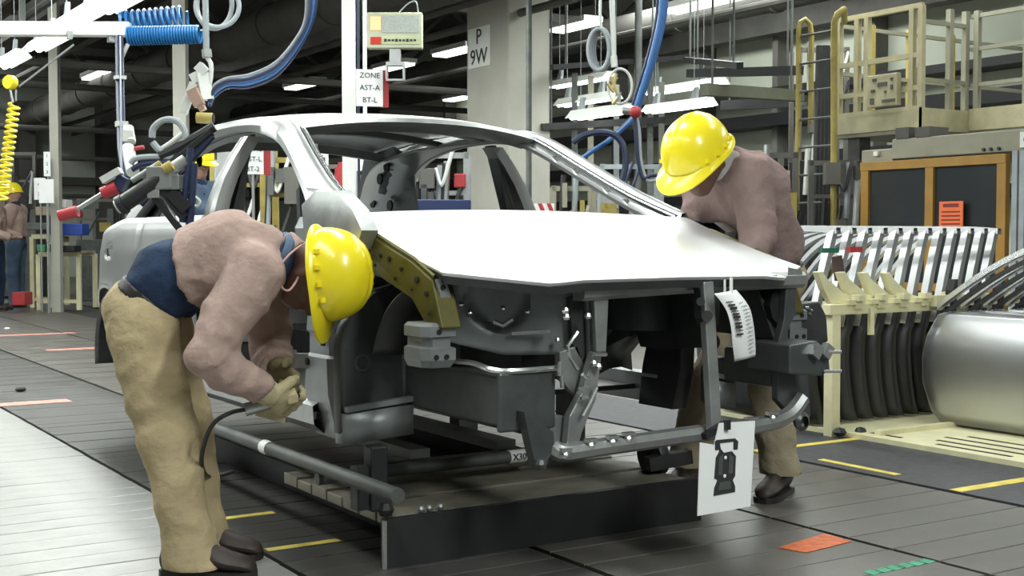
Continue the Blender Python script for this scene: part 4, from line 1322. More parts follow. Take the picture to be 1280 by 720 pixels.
p1 = atz(0, 22, 384)
make_person('worker', 'person in yellow helmet standing at the far bench beside the red bin', stand(p1.x, p1.y, -Rv, 1.80), M_denim, M_jacket, M_skin2, M_navy, h=0.022, toe=-Rv, far=True, seed=4)
p2 = atz(0, -6, 388)
make_person('worker', 'person in dark trousers cut by the photo edge, in front of the far bench', stand(p2.x, p2.y, Rv, 1.74, 0.3), M_navy, M_jacket, M_skin2, M_greyc, h=0.022, toe=Rv, far=True, seed=5)
p3 = atd(10.2, 247, 420); p3.z = 0
make_person('worker', 'person in yellow helmet glimpsed through the rear window opening behind the hoses', stand(p3.x, p3.y, Rv - Wv, 1.76), M_denim, M_denim, M_skin2, M_navy, h=0.022, toe=Rv, far=True, seed=6)
# ------------------------------------------------------------------ carrier under the car
M_carr = mat('dark_carrier_paint', (0.022, 0.023, 0.025), 0.5, 0.1, 0.3, 5)
M_deckb = mat('worn_deck_board', (0.21, 0.195, 0.155), 0.5, 0.2, 0.35, 6, 0.05, 40)
M_runner = mat('pale_runner', (0.45, 0.45, 0.42), 0.45, 0.1, 0.2, 5)
car_h = thing('car_carrier', 'low black line carrier with slatted deck under the bare car body', 'carrier', (2.42, 4.6, 0.0))
q = MB(); q.span((1.778, 3.523, 0.0), (3.06, 3.55, 0.155)); build('front_plate', q, M_carr, car_h, smooth=0)
q = MB(); q.span((1.772, 3.517, 0.002), (1.782, 3.530, 0.152)); build('corner_strip', q, M_steel, car_h, smooth=0)
q = MB(); q.span((2.02, 3.551, 0.0), (2.06, 6.9, 0.10)); q.span((3.02, 3.551, 0.0), (3.06, 6.9, 0.10)); build_each('side_plate', q, M_carr, car_h, smooth=0)
first = None
for i in range(7):
    y = 3.556 + i * 0.128
    q = MB(); q.span((1.825, y, 0.115), (3.015 + 0.05 * (i > 1), y + 0.119, 0.155 - 0.006 * (i % 2)))
    build('deck_board', q, M_deckb, car_h, smooth=0, bevel=0.003)
for x in (2.43, 2.84, 3.17):
    q = MB(); q.span((x - 0.045, 4.50, 0.14), (x + 0.045, 6.6, 0.18)); build('runner', q, M_runner, car_h, smooth=0)
q = MB(); q.tube([(1.74, 5.6, 0.262), (1.74, 3.36, 0.262)], 0.024, 12); build('side_tube', q, M_mach, car_h)
q = MB(); q.cyl((1.74, 4.36, 0.262), (1.74, 4.42, 0.262), 0.0265, 12); build('tube_clip', q, M_white, car_h)
q = MB(); q.cyl((1.74, 3.95, 0.218), (2.62, 3.95, 0.222), 0.022, 12); build('cross_tube', q, M_mach, car_h)
q = MB(); q.cyl((2.50, 3.95, 0.2215), (2.57, 3.95, 0.222), 0.0245, 12); lab = build('tube_label', q, M_paper, car_h)
text_part('label_text', 'X30', 0.034, car_h, (2.535, 3.924, 0.222), (1, 0, 0), (0, 0, 1), M_ink)
q = MB(); q.span((1.80, 3.66, 0.15), (1.86, 3.72, 0.36)); build('support_post', q, M_carr, car_h, smooth=0, bevel=0.006)
q = MB(); q.span((1.75, 3.66, 0.16), (1.79, 3.71, 0.30)); q.ball((1.80, 3.56, 0.18), 0.028, 8); build_each('post_bracket', q, M_carr, car_h, smooth=30)
q = MB(); q.span((1.80, 5.6, 0.0), (1.90, 5.7, 0.355)); build('support_post', q, M_mach, car_h, smooth=0)
q = MB(); q.span((3.02, 4.3, 0.10), (3.10, 4.4, 0.40)); build('support_post', q, M_mach, car_h, smooth=0)
q = MB(); q.span((3.25, 5.6, 0.0), (3.36, 5.7, 0.355)); build('support_post', q, M_mach, car_h, smooth=0)
q = MB()
for x in (1.92, 1.95, 1.99): q.ball((x, 3.55, 0.168), 0.012, 8)
build_each('bolt_head', q, M_steel, car_h)
q = MB(); q.lathe([(0.02, -0.02), (0.075, -0.02), (0.08, 0), (0.075, 0.02), (0.02, 0.02)], (3.02, 3.75, 0.205), (1, 0, 0.1), 18); build('guide_roller', q, M_black, car_h)
q = MB(); q.bar((2.95, 3.7, 0.19), (3.12, 3.66, 0.21), 0.05, 0.05); build('roller_arm', q, M_black, car_h, smooth=0)

# ------------------------------------------------------------------ papers hanging on the front end
yS = 2.985
sheet = thing('paper_sheet', 'white paper sheet showing a dark fitting, hung below the front cross member', 'sheet', aty(yS, 905, 640))
q = MB(); q.prism([aty(yS, 872, 645), aty(yS, 875, 553), aty(yS, 893, 556), aty(yS, 899, 529), aty(yS, 944, 526), aty(yS, 938, 633)], (0, 0.003, 0)); build('paper', q, M_paper, sheet, smooth=0)
pic = [(892, 620), (893, 610), (897, 600), (893, 598), (895, 572), (899, 565), (899, 562), (894, 563), (894, 552), (896, 550), (919, 548), (923, 552), (922, 562), (917, 562), (917, 552), (900, 554), (901, 561), (905, 566), (915, 564), (920, 570), (919, 595), (916, 600), (919, 608), (919, 615)]
q = MB(); q.prism([aty(yS - 0.002, *p) for p in pic], (0, 0.001, 0)); build('dark_picture', q, M_ink, sheet, smooth=0)
q = MB(); q.prism([aty(yS - 0.003, *p) for p in [(898, 594), (899, 572), (904, 568), (903, 594)]], (0, 0.001, 0)); q.prism([aty(yS - 0.003, *p) for p in [(911, 592), (912, 568), (917, 571), (916, 592)]], (0, 0.001, 0))
q.prism([aty(yS - 0.003, *p) for p in [(898, 613), (900, 603), (913, 601), (914, 611)]], (0, 0.001, 0)); build_each('picture_detail', q, M_mach, sheet, smooth=0)
q = MB()
for x, y in ((907, 572), (906, 595)): q.ball(aty(yS - 0.003, x, y), 0.006, 8, (1, 0.2, 1))
build_each('picture_spot', q, M_paper, sheet)
q = MB(); q.bar(aty(yS + 0.01, 880, 546), aty(yS + 0.03, 905, 530), 0.02, 0.02); q.box(aty(yS - 0.006, 909, 531), (0.018, 0.014, 0.03)); build_each('clip', q, M_black, sheet, smooth=0)

tg = thing('paper_tag', 'long curled white paper tag with a bar code hanging from the tie bar', 'tag', aty(3.04, 912, 362))
rows = []
Lp = [(893, 367), (903, 385), (908, 405), (912, 430), (918, 452)]
Rp = [(920, 362), (932, 382), (936, 402), (940, 425), (944, 445)]
for i, (a, b) in enumerate(zip(smooth_path([aty(3.03, *p) for p in Lp], 4), smooth_path([aty(3.05, *p) for p in Rp], 4))):
    dy = -0.02 * math.sin(i / 16 * 3.1)
    rows.append([a + V(0, dy, 0), (a + b) / 2 + V(0, dy - 0.008, 0), b + V(0, dy, 0)])
q = MB(); q.loft(rows); build('paper', q, M_paper, tg, smooth=60, solid=0.0015)
q = MB()
for i in range(11):
    t = 2.6 + i * 0.75
    j = int(t); f = t - j
    P = lambda k, u: (rows[k][0] * (1 - u) + rows[k][1] * u)
    a = P(j, 0.25) * (1 - f) + P(j + 1, 0.25) * f + V(0, -0.006, 0); b = P(j, 0.72) * (1 - f) + P(j + 1, 0.72) * f + V(0, -0.008, 0)
    q.bar(a, b, 0.002, 0.003 + 0.003 * (i * 7 % 3), up=(0, 0, 1))
tag(build('bar_code', q, M_ink, tg, smooth=0), kind='stuff')
q = MB()
for i in range(14):
    t = 3 + i * 0.85
    j = min(int(t), len(rows) - 2); f = t - int(t)
    P = lambda k, u: (rows[k][1] * (1 - u) + rows[k][2] * u)
    a = P(j, 0.2) * (1 - f) + P(j + 1, 0.2) * f + V(0, -0.007, 0); b = P(j, 0.55 + 0.3 * ((i * 5) % 3) / 3) * (1 - f) + P(j + 1, 0.75) * f + V(0, -0.006, 0)
    q.bar(a, b, 0.0015, 0.0025, up=(0, 0, 1))
tag(build('small_print', q, M_greyh, tg, smooth=0), kind='stuff')
q = MB(); q.tube([aty(3.07, 906, 350), aty(3.04, 906, 370)], 0.004, 6); q.tube([aty(3.07, 914, 348), aty(3.04, 914, 366)], 0.006, 6); build_each('string', q, M_clear, tg)

# ------------------------------------------------------------------ door rack and doors
rack = thing('door_rack', 'cream steel rack with toothed top beam holding silver car doors', 'rack', (5.6, 5.2, 0.0))
q = MB(); q.span((4.945, 3.0, -0.02), (8.2, 5.75, 0.03)); base = build('base_plate', q, M_cream, rack, smooth=0)
q = MB()
for i, (x0, y0, y1) in enumerate(((4.83 + 0.2, 3.66, 4.08), (5.13, 3.62, 4.16), (5.24, 3.45, 4.20), (5.35, 3.4, 4.15), (5.02 + 0.02, 4.3, 4.5))): q.span((x0 - 0.013, y0, 0.0302), (x0 + 0.013, y1, 0.0312))
build_each('base_slot', q, M_hole, base, smooth=0)
q = MB(); q.span((4.885, 4.62, 0.0), (4.945, 4.68, 0.68)); build('post', q, M_cream, rack, smooth=0, bevel=0.004)
q = MB(); q.span((4.86, 4.615, 0.63), (6.0, 4.675, 0.685)); build('top_beam', q, M_cream, rack, smooth=0, bevel=0.004)
q = MB(); q.span((6.0, 4.62, 0.65), (8.1, 4.67, 0.70)); build('top_beam', q, M_mach, rack, smooth=0)
q = MB(); q.span((8.0, 4.62, 0.0), (8.06, 4.68, 0.68)); build('post', q, M_cream, rack, smooth=0)
q = MB(); q.span((5.0, 4.40, 0.03), (5.62, 4.44, 0.055)); build('foot_rail', q, M_cream, rack, smooth=0)
q = MB(); q.span((5.14, 4.60, 0.52), (5.17, 4.62, 0.66)); build('drop_tab', q, M_cream, rack, smooth=0)
q = MB(); q.ball((4.90, 4.58, 0.035), 0.035, 8, (1, 1, 0.7)); q.ball((5.02, 4.55, 0.035), 0.03, 8, (1, 1, 0.7)); build_each('rubber_foot', q, M_black, rack)
for i in range(4):
    bx = 1022 + i * 28; by = 340 + 0.5 * i
    sc = 1.0
    pts = [(0, 0), (7, -1), (12, 8), (34, 27), (47, 30), (48, 38), (18, 40), (8, 22)]
    q = MB(); q.prism([aty(4.66, bx + a, by + b) for a, b in pts], (0, 0.04, 0)); build('tooth', q, M_cream, rack, smooth=0, bevel=0.004)
    q = MB(); q.span((4.98 + i * 0.17, 4.60, 0.68), (5.10 + i * 0.17, 4.70, 0.705)); q.box((5.05 + i * 0.17, 4.60, 0.715), (0.05, 0.05, 0.03)); q.span((5.03 + i * 0.17, 4.595, 0.66), (5.08 + i * 0.17, 4.615, 0.70)); build('tooth_seat', q, M_cream, rack, smooth=0)
q = MB(); q.span((5.68, 4.60, 0.675), (5.95, 4.70, 0.70)); q.box((5.76, 4.61, 0.715), (0.06, 0.05, 0.03)); q.span((5.80, 4.6, 0.60), (5.97, 4.625, 0.665)); build('beam_end_plate', q, M_cream, rack, smooth=0)
for i in range(7):
    x = 5.66 + i * 0.2
    q = MB(); q.span((x - 0.055, 4.56, 0.655), (x + 0.055, 4.60, 0.715)); build('spacer_block', q, M_cream, rack, smooth=0)
    q = MB(); q.prism([(x + 0.065, 4.55, 0.60), (x + 0.065, 4.55, 0.74), (x + 0.085, 4.55, 0.80), (x + 0.105, 4.55, 0.80), (x + 0.095, 4.55, 0.60)], (0, 0.05, 0)); build('hook', q, M_black, rack, smooth=0)
q = MB(); q.box(aty(4.70, 1068, 312), (0.09, 0.03, 0.03)); build('toggle', q, M_red, rack, smooth=0)
q = MB(); q.box(aty(4.70, 1036, 313), (0.12, 0.03, 0.025)); build('toggle', q, mat('green_plastic', (0.02, 0.14, 0.08), 0.5), rack, smooth=0)
q = MB(); q.bar(aty(4.71, 1046, 320), aty(4.71, 1050, 350), 0.05, 0.03, up=(0, 1, 0)); build('toggle_arm', q, mat('brown_steel', (0.09, 0.05, 0.05), 0.5), rack, smooth=0)


def door_mesh(y_near, y_far, zb, zt, lean, ztop, body_m, frame_m, loc, label, group, front_far=True):
    """a car door standing on its lower edge in a plane X = const; outer skin towards -X"""
    t = thing('car_door', label, 'car door', loc, group)
    X0, Y0, Z0 = loc
    prof = [(0.040, zb), (0.012, zb + 0.06), (-0.020, zb + 0.2), (-0.035, zb + 0.34), (-0.030, zb + 0.46), (-0.012, zt - 0.10), (0.010, zt - 0.02), (0.028, zt)]
    rows = []
    n = 14
    for k, (dx, z) in enumerate(prof):
        row = []
        for i in range(n + 1):
            v = i / n
            bow = 0.055 * math.sin(math.pi * min(1, max(0, (z - zb) / (zt - zb)))) ** 0.8      # curved far edge
            yf = y_far - 0.06 * ((z - zb) / (zt - zb)) * 0 + bow - (0.04 if z > zt - 0.03 else 0)
            yy = y_near + (yf - y_near) * v
            e = max(0, (v - 0.93) / 0.07) ** 2 * 0.02 + max(0, (0.04 - v) / 0.04) ** 2 * 0.015
            row.append(V(X0 + dx + e, yy, z))
        rows.append(row)
    q = MB(); q.loft(rows); build('skin', q, body_m, t, smooth=50, solid=0.004)
    q = MB(); q.loft([[p + V(0.055, 0, 0) for p in r[1:-1]] for r in rows[1:]]); q.loft([[r[0], r[0] + V(0.055, 0.0, 0)] for r in rows]); q.loft([[r[-1], r[-1] + V(0.055, 0, 0)] for r in rows])
    q.loft([[rows[-1][i], rows[-1][i] + V(0.055, 0, 0.006)] for i in range(n + 1)])
    build('inner_panel', q, body_m, t, smooth=50, solid=0.004)
    q = MB(); q.loft([[p + V(0, 0, 0.002) for p in [V(X0 + dx - 0.004, y_near + L_ * (y_far - y_near), z) for L_ in (0, 0.5, 0.95)]] for dx, z in [(prof[-3][0] + 0.004, zt - 0.085)] + prof[-2:]] + [[V(X0 + 0.085, y_near + L_ * (y_far - y_near), zt + 0.006) for L_ in (0, 0.5, 0.95)]]); build('belt_strip', q, frame_m, t, smooth=40, solid=0.003)
    # window frame: post at the near end, top rail, sloping front rail at the far end
    L = y_far - y_near
    x1, x2 = X0 + 0.035, X0 + 0.035 + lean
    q = MB()
    post = [(x1, y_near + 0.02, zt - 0.02), (x1 + lean * 0.45, y_near + 0.03, (zt + ztop) / 2), (x2, y_near + 0.05, ztop)]
    rows = []
    for p in smooth_path(post, 5):
        rows.append([p + V(-0.006, -0.012, 0), p + V(0.0, 0.038, 0), p + V(0.03, 0.038, 0), p + V(0.03, -0.012, 0)])
    q.loft(rows, close_u=True); q.add(rows[-1], [(0, 1, 2, 3)])
    build('frame_post', q, frame_m, t, smooth=40)
    top = [(x2 + 0.008, y_near + 0.02, ztop), (x2, y_near + 0.35 * L, ztop + 0.012), (x2 - 0.02, y_near + 0.58 * L, ztop - 0.03), (x2 - 0.06, y_near + 0.78 * L, ztop - 0.15), (x1 + 0.01, y_far + 0.0, zt)]
    pth = smooth_path(top, 6)
    rows = [[p + V(-0.014, 0, -0.018), p + V(-0.010, 0.004, 0.014), p + V(0.022, 0.004, 0.014), p + V(0.022, 0, -0.022)] for p in pth]
    q = MB(); q.loft(rows, close_u=True); build('frame_rail', q, frame_m, t, smooth=40)
    return t


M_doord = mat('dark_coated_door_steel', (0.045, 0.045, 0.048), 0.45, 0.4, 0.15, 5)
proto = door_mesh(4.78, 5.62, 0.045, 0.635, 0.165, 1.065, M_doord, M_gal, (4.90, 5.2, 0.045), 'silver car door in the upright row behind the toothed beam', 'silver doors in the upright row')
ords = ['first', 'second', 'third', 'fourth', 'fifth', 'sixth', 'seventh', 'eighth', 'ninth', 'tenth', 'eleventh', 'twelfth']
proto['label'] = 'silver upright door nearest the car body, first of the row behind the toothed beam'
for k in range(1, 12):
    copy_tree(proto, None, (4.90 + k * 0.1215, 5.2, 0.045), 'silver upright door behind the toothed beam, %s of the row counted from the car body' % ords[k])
dB = None
for k in range(6):
    loc = (5.52 + k * 0.19, 3.9, 0.045)
    lb = ['nearest silver car door lying broadside against the rack with its whole outer skin in view', 'second silver door frame behind the broadside door', 'third silver door frame behind the broadside door',
          'fourth silver door frame behind the broadside door', 'fifth silver door frame behind the broadside door', 'last silver door frame behind the broadside door'][k]
    if dB is None:
        dB = thing('car_door', lb, 'car door', loc, 'silver broadside doors')
        X0 = loc[0]
        zb, zt = 0.045, 0.635
        prof = [(0.045, zb), (0.012, zb + 0.06), (-0.018, zb + 0.2), (-0.032, zb + 0.34), (-0.022, zb + 0.46), (0.0, zt - 0.08), (0.025, zt - 0.02), (0.045, zt)]
        rows = []
        for dx, z in prof:
            s_ = (z - zb) / (zt - zb)
            yf = 4.50 + 0.075 * math.sin(math.pi * s_ ** 0.85) ** 0.9 * 0.9 - (0.05 if s_ > 0.98 else 0)
            rows.append([V(X0 + dx + max(0, (i / 16 - 0.95) / 0.05) * 0.012, 3.3 + (yf - 3.3) * i / 16, z) for i in range(17)])
        q = MB(); q.loft(rows); build('skin', q, M_gal, dB, smooth=50, solid=0.004)
        q = MB(); q.loft([[p + V(0.05, 0, 0) for p in r] for r in rows]); q.loft([[r[-1], r[-1] + V(0.05, 0, 0)] for r in rows]); build('inner_panel', q, M_gal, dB, smooth=50, solid=0.004)
        pth = smooth_path([V(X0 + 0.04, 4.50, 0.66), V(X0 + 0.05, 4.40, 0.735), V(X0 + 0.07, 4.20, 0.865), V(X0 + 0.10, 3.98, 0.975), V(X0 + 0.125, 3.75, 1.055), V(X0 + 0.14, 3.45, 1.10), V(X0 + 0.13, 3.33, 1.07), V(X0 + 0.09, 3.31, 0.85), V(X0 + 0.045, 3.30, 0.63)], 6)
        rows = [[p + V(-0.012, 0.01, -0.016), p + V(-0.008, 0.012, 0.016), p + V(0.022, 0.012, 0.016), p + V(0.022, 0.008, -0.02)] for p in pth]
        q = MB(); q.loft(rows, close_u=True); build('frame_rail', q, M_bright, dB, smooth=40)
        rows = [[p + V(0.01, -0.02, -0.045), p + V(0.012, -0.012, -0.026), p + V(0.035, -0.012, -0.026), p + V(0.035, -0.02, -0.045)] for p in pth]
        q = MB(); q.loft(rows, close_u=True); build('run_channel', q, M_black, dB, smooth=40)
    else:
        copy_tree(dB, None, loc, lb)
# ------------------------------------------------------------------ column, posts, signs
cp = atd(15, 635, 296); cx, cy = cp.x, cp.y
q = MB(); q.span((cx, cy, -0.02), (cx + 0.60, cy + 0.95, 5.58))
col = thing('column', 'square grey concrete column with the P 9W sign behind the car roof', 'column', (cx + 0.3, cy + 0.47, 0))
build('shaft', q, M_conc, col, smooth=0, bevel=0.02)
q = MB(); q.span((cx - 0.02, cy - 0.02, 0), (cx + 0.62, cy + 0.97, 0.9)); build('guard_wrap', q, M_beige, col, smooth=0)
sp_ = atx(cx - 0.006, 599, 59)
sg = thing('column_sign', 'white sign reading P 9W on the grey column', 'sign', (cx - 0.012, sp_.y, sp_.z))
q = MB(); q.span((cx - 0.012, sp_.y - 0.25, sp_.z - 0.24), (cx - 0.002, sp_.y + 0.25, sp_.z + 0.24)); build('plate', q, M_white, sg, smooth=0)
text_part('lettering', 'P', 0.26, sg, (cx - 0.014, sp_.y, sp_.z + 0.12), (0, -1, 0), (0, 0, 1), M_ink, 0.003)
text_part('lettering', '9W', 0.26, sg, (cx - 0.014, sp_.y, sp_.z - 0.12), (0, -1, 0), (0, 0, 1), M_ink, 0.003)


def post(name, px, d, r, ztop, m, label, sq=True, zb=0.0):
    p = atd(d, px, 296)
    q = MB()
    if sq: q.box((p.x, p.y, (ztop + zb) / 2), (r * 2, r * 2, ztop - zb), rz=-YAW)
    else: q.cyl((p.x, p.y, zb), (p.x, p.y, ztop), r, 12)
    return tag(build(name, q, m, None, smooth=30, origin=(p.x, p.y, zb)), label, 'post')


post('steel_post', 437, 11.0, 0.052, 5.5, M_white, 'thick white steel post rising behind the car roof beside the display board')
post('steel_post', 457, 11.3, 0.018, 5.5, M_white, 'thin white pipe just beside the thick white post', False)
post('steel_post', 449, 11.2, 0.012, 5.5, M_navyh, 'thin dark cable pipe between the thick and thin white posts', False)
post('steel_post', 71, 17.5, 0.06, 4.2, M_conc, 'pale steel post above the far bench with papers', True)
post('steel_post', 228, 15.0, 0.075, 4.4, M_conc, 'pale steel post behind the blue coiled hose')
post('steel_post', 68, 18.0, 0.035, 1.9, M_mach, 'dark thin stand beside the papers at the far bench')
post('steel_post', 661, 13.0, 0.03, 5.5, M_mach, 'dark conduit right behind the grey column', False)
post('steel_post', 797, 16.0, 0.045, 5.5, M_mach, 'dark conduit behind the red knob of the hanging hoses', False)
for i, px in enumerate((718, 738, 812, 826, 770)):
    post('steel_post', px, 15.5 + i * 0.3, 0.035, 3.0, (M_mach, M_beige, M_mach, M_dark2, M_greyh)[i], ['dark frame post under the upper batten lamps', 'beige frame post under the upper batten lamps', 'dark frame post beside the yellow helmet of the leaning worker',
         'grey frame post closest to the yellow helmet of the leaning worker', 'grey frame post behind the coiled blue hose'][i])


def flat_sign(name, cpx, cpy, d, w, h, label, lines, size, m=M_paper, yaw_off=0.0, edge=None, cat='sign', stand=False):
    p = atd(d, cpx, cpy)
    a = -YAW + yaw_off
    x = V(math.cos(a), math.sin(a), 0); n = V(math.sin(a), -math.cos(a), 0)
    t = thing(name, label, cat, p)
    q = MB(); q.box(p, (w, 0.012, h), rz=a); build('board', q, m, t, smooth=0)
    for i, s in enumerate(lines):
        z = h * (0.5 - (i + 0.5) / len(lines)) if len(lines) > 1 else 0
        text_part('lettering', s, size, t, p + n * 0.008 + V(0, 0, z), x, (0, 0, 1), M_ink, 0.001)
    if stand:
        q = MB(); q.cyl(V(p.x - n.x * 0.02, p.y - n.y * 0.02, 0), p - n * 0.02, 0.012, 8); build('stand_pole', q, M_steel, t)
    if edge:
        q = MB(); q.box(p + x * (w / 2 + 0.025) - n * 0.03, (0.05, 0.05, h * 1.02), rz=a); build('edge_strip', q, edge, t, smooth=0)
    return t


flat_sign('station_sign', 462, 110, 10.5, 0.22, 0.30, 'white sign with three handwritten lines and a red edge beside the white post', ['ZONE', 'AST-A', 'BT-L'], 0.062, yaw_off=0.30, edge=M_red)
flat_sign('station_sign', 437, 123, 10.93, 0.10, 0.19, 'small narrow white label strip on the thick white post', ['-', '2', '4'], 0.06)
flat_sign('station_sign', 316, 199, 9.4, 0.155, 0.22, 'white sign on a thin stand seen through the front door opening', ['ZONE', 'AST-L', 'BT-2'], 0.05, yaw_off=0.15, edge=M_red, stand=True)
flat_sign('station_sign', 399, 194, 12.0, 0.17, 0.19, 'white paper with one dark mark seen through the windscreen opening', ['~'], 0.14, stand=True)
flat_sign('station_sign', 445, 198, 13.5, 0.26, 0.26, 'plain pale panel seen through the rear window opening', [], 0.1, m=M_white, stand=True)
flat_sign('station_sign', 50, 236, 17.6, 0.16, 0.30, 'pale paper hanging beside the wide paper at the far bench', ['A', 'B'], 0.09, stand=True)
flat_sign('station_sign', 58, 239, 17.2, 0.20, 0.32, 'wide white paper hanging on the pale post at the far bench', [], 0.06, stand=True)
flat_sign('station_sign', 59, 205, 17.3, 0.09, 0.33, 'narrow white paper strip above the wide paper at the far bench', ['1', '2', '3'], 0.06, stand=True)
# display board
p = atd(10.5, 494, 39)
db = thing('display_board', 'pale lit display board with orange and red fields on a bracket above the car roof', 'display', p)
q = MB(); q.box(p, (0.45, 0.10, 0.29), rz=-YAW - 0.0); build('casing', q, mat('pale_green_casing', (0.55, 0.58, 0.42), 0.5), db, smooth=0, bevel=0.008)
nv = V(-_s, -_c, 0); xv = V(_c, -_s, 0)


def panel(name, cx_, cz_, w, h, m, dep=0.052):
    q = MB(); q.box(p + xv * cx_ + V(0, 0, cz_) + nv * dep, (w, 0.006, h), rz=-YAW); build(name, q, m, db, smooth=0)


panel('screen', 0.05, 0.05, 0.30, 0.14, mat('grey_screen', (0.42, 0.45, 0.42), 0.4, 0, 0.2, 60))
panel('status_field', -0.155, 0.055, 0.085, 0.11, mat('orange_lamp', (1.0, 0.45, 0.22), 0.5, 0, 0, emit=0.9))
panel('status_field', -0.155, -0.085, 0.085, 0.06, mat('red_lamp', (0.45, 0.02, 0.01), 0.5, 0, 0, emit=0.4))
panel('text_strip', 0.05, -0.085, 0.31, 0.055, mat('strip_yellowgreen', (0.55, 0.60, 0.35), 0.5))
q = MB()
for i in range(9): q.box(p + xv * (-0.075 + i * 0.03) + V(0, 0, -0.082) + nv * 0.056, (0.02, 0.004, 0.016 + 0.008 * (i % 3 == 0)), rz=-YAW)
tag(build('strip_characters', q, M_ink, db, smooth=0), kind='stuff')
q = MB(); q.box(p + V(0, 0, -0.20), (0.09, 0.06, 0.12), rz=-YAW); q.box(p + V(0, 0, -0.27), (0.15, 0.08, 0.03), rz=-YAW); q.box(p + V(0, 0, -0.34) + xv * 0.07, (0.015, 0.08, 0.12), rz=-YAW); q.box(p + V(0, 0, -0.34) - xv * 0.07, (0.015, 0.08, 0.12), rz=-YAW)
q.box(p + V(0, 0, -0.40), (0.15, 0.08, 0.015), rz=-YAW); build('bracket', q, M_steel, db, smooth=0)
q = MB(); q.tube(smooth_path([p + xv * 0.02 + V(0, 0, 0.14), p + xv * 0.10 + V(0, 0, 0.22), p + xv * 0.17 + V(0, 0, 0.24), p + xv * 0.19 + V(0, 0, 0.14)], 5), 0.006, 6); build('cable_loop', q, M_greyh, db)

# ------------------------------------------------------------------ white trunking with coiled hoses
ta, tb = atd(8.0, -30, 36), atd(8.0, 163, 37)
tr = thing('trunking', 'white overhead trunking bar ending at the blue coiled hose', 'trunking', (ta + tb) / 2)
q = MB(); q.bar(ta, tb, 0.09, 0.085); build('channel', q, M_white, tr, smooth=0, bevel=0.004)
q = MB(); q.box(atd(8.0, 140, 47), (0.05, 0.05, 0.06)); q.box(atd(7.95, 87, 44), (0.03, 0.03, 0.05)); build_each('end_clamp', q, M_steel, tr, smooth=0)
q = MB(); q.cyl(ta * 0.7 + tb * 0.3, ta * 0.7 + tb * 0.3 + V(0, 0, 3), 0.02, 8); build('hanger_rod', q, M_mach, tr)


def coil(a, b, r, turns, wire, m, name, label, cat='hose', squash=1.0, grp=None):
    a, b = Vector(a), Vector(b)
    ax = (b - a).normalized(); u = ax.orthogonal().normalized(); w = ax.cross(u)
    n = int(turns * 14)
    pts = []
    for i in range(n + 1):
        t = i / n; an = 2 * math.pi * turns * t
        pts.append(a + (b - a) * t + u * math.cos(an) * r + w * math.sin(an) * r * squash)
    q = MB(); q.tube(pts, wire, 6)
    return tag(build(name, q, m, None, origin=(a + b) / 2), label, cat, grp)


M_bluec = mat('bright_blue_hose', (0.012, 0.14, 0.38), 0.35, 0, 0.12)
coil(atd(7.9, 160, 45), atd(7.9, 250, 43), 0.052, 26, 0.0085, M_bluec, 'coiled_hose', 'bright blue coiled air hose in a tight row at the end of the white trunking')
coil(atd(8.1, 152, 30), atd(8.1, 232, 22), 0.075, 11, 0.009, M_bluec, 'coiled_hose', 'loose blue coiled hose above the tight blue coil')
hs = thing('hanging_pipe', 'dark navy drop pipe with clips hanging from the white trunking', 'pipe', atd(7.6, 151, 120))
q = MB(); q.tube([atd(7.7, 149, 47), atd(7.5, 150, 110), atd(7.2, 152, 185), atd(6.9, 158, 225)], 0.025, 10); build('pipe', q, M_navyh, hs)
q = MB(); q.tube([atd(7.7, 160, 55), atd(7.7, 152, 72), atd(7.6, 149, 96)], 0.013, 8); build('side_hose', q, M_clear, hs)
q = MB(); q.box(atd(7.5, 150, 97), (0.06, 0.06, 0.02)); q.box(atd(7.3, 152, 155), (0.06, 0.06, 0.03)); build_each('clip', q, M_clear, hs, smooth=0)
q = MB(); q.cyl(atd(7.0, 160, 160), atd(6.95, 163, 178), 0.03, 10); q.box(atd(6.95, 159, 170), (0.05, 0.05, 0.06)); q.cyl(atd(6.95, 160, 185), atd(6.8, 166, 215), 0.035, 10); build_each('valve', q, M_clear, hs)
q = MB(); q.cyl(atd(6.9, 168, 186), atd(6.9, 180, 184), 0.012, 8); build('valve_tap', q, M_red, hs)

# yellow balancer and spring hose
yb = thing('spring_balancer', 'yellow spring balancer with a coiled yellow hose at the left edge', 'balancer', atd(9, 13, 103))
q = MB(); q.lathe([(0.001, -0.03), (0.045, -0.03), (0.05, -0.02), (0.05, 0.02), (0.045, 0.03), (0.001, 0.03)], atd(9, 13, 103), _W + _R * 0.4, 16); build('drum', q, M_yel, yb)
q = MB(); q.tube([atd(9, 24, 108), atd(9.3, 92, 56)], 0.008, 6); build('hanger_arm', q, M_steel, yb)
q = MB(); q.tube([atd(9, 12, 109), atd(9, 16, 128)], 0.008, 6); q.tube([atd(9, 20, 112), atd(9, 20, 126)], 0.006, 6); build_each('hook', q, M_steel, yb)
c_ = coil(atd(9, 18, 130), atd(9, 2, 250), 0.036, 17, 0.0095, M_yel, 'spring_hose', None, None); c_.parent = yb; c_.location = Vector(c_.location) - wloc(yb)
for k in ('label', 'category'):
    if k in c_: del c_[k]

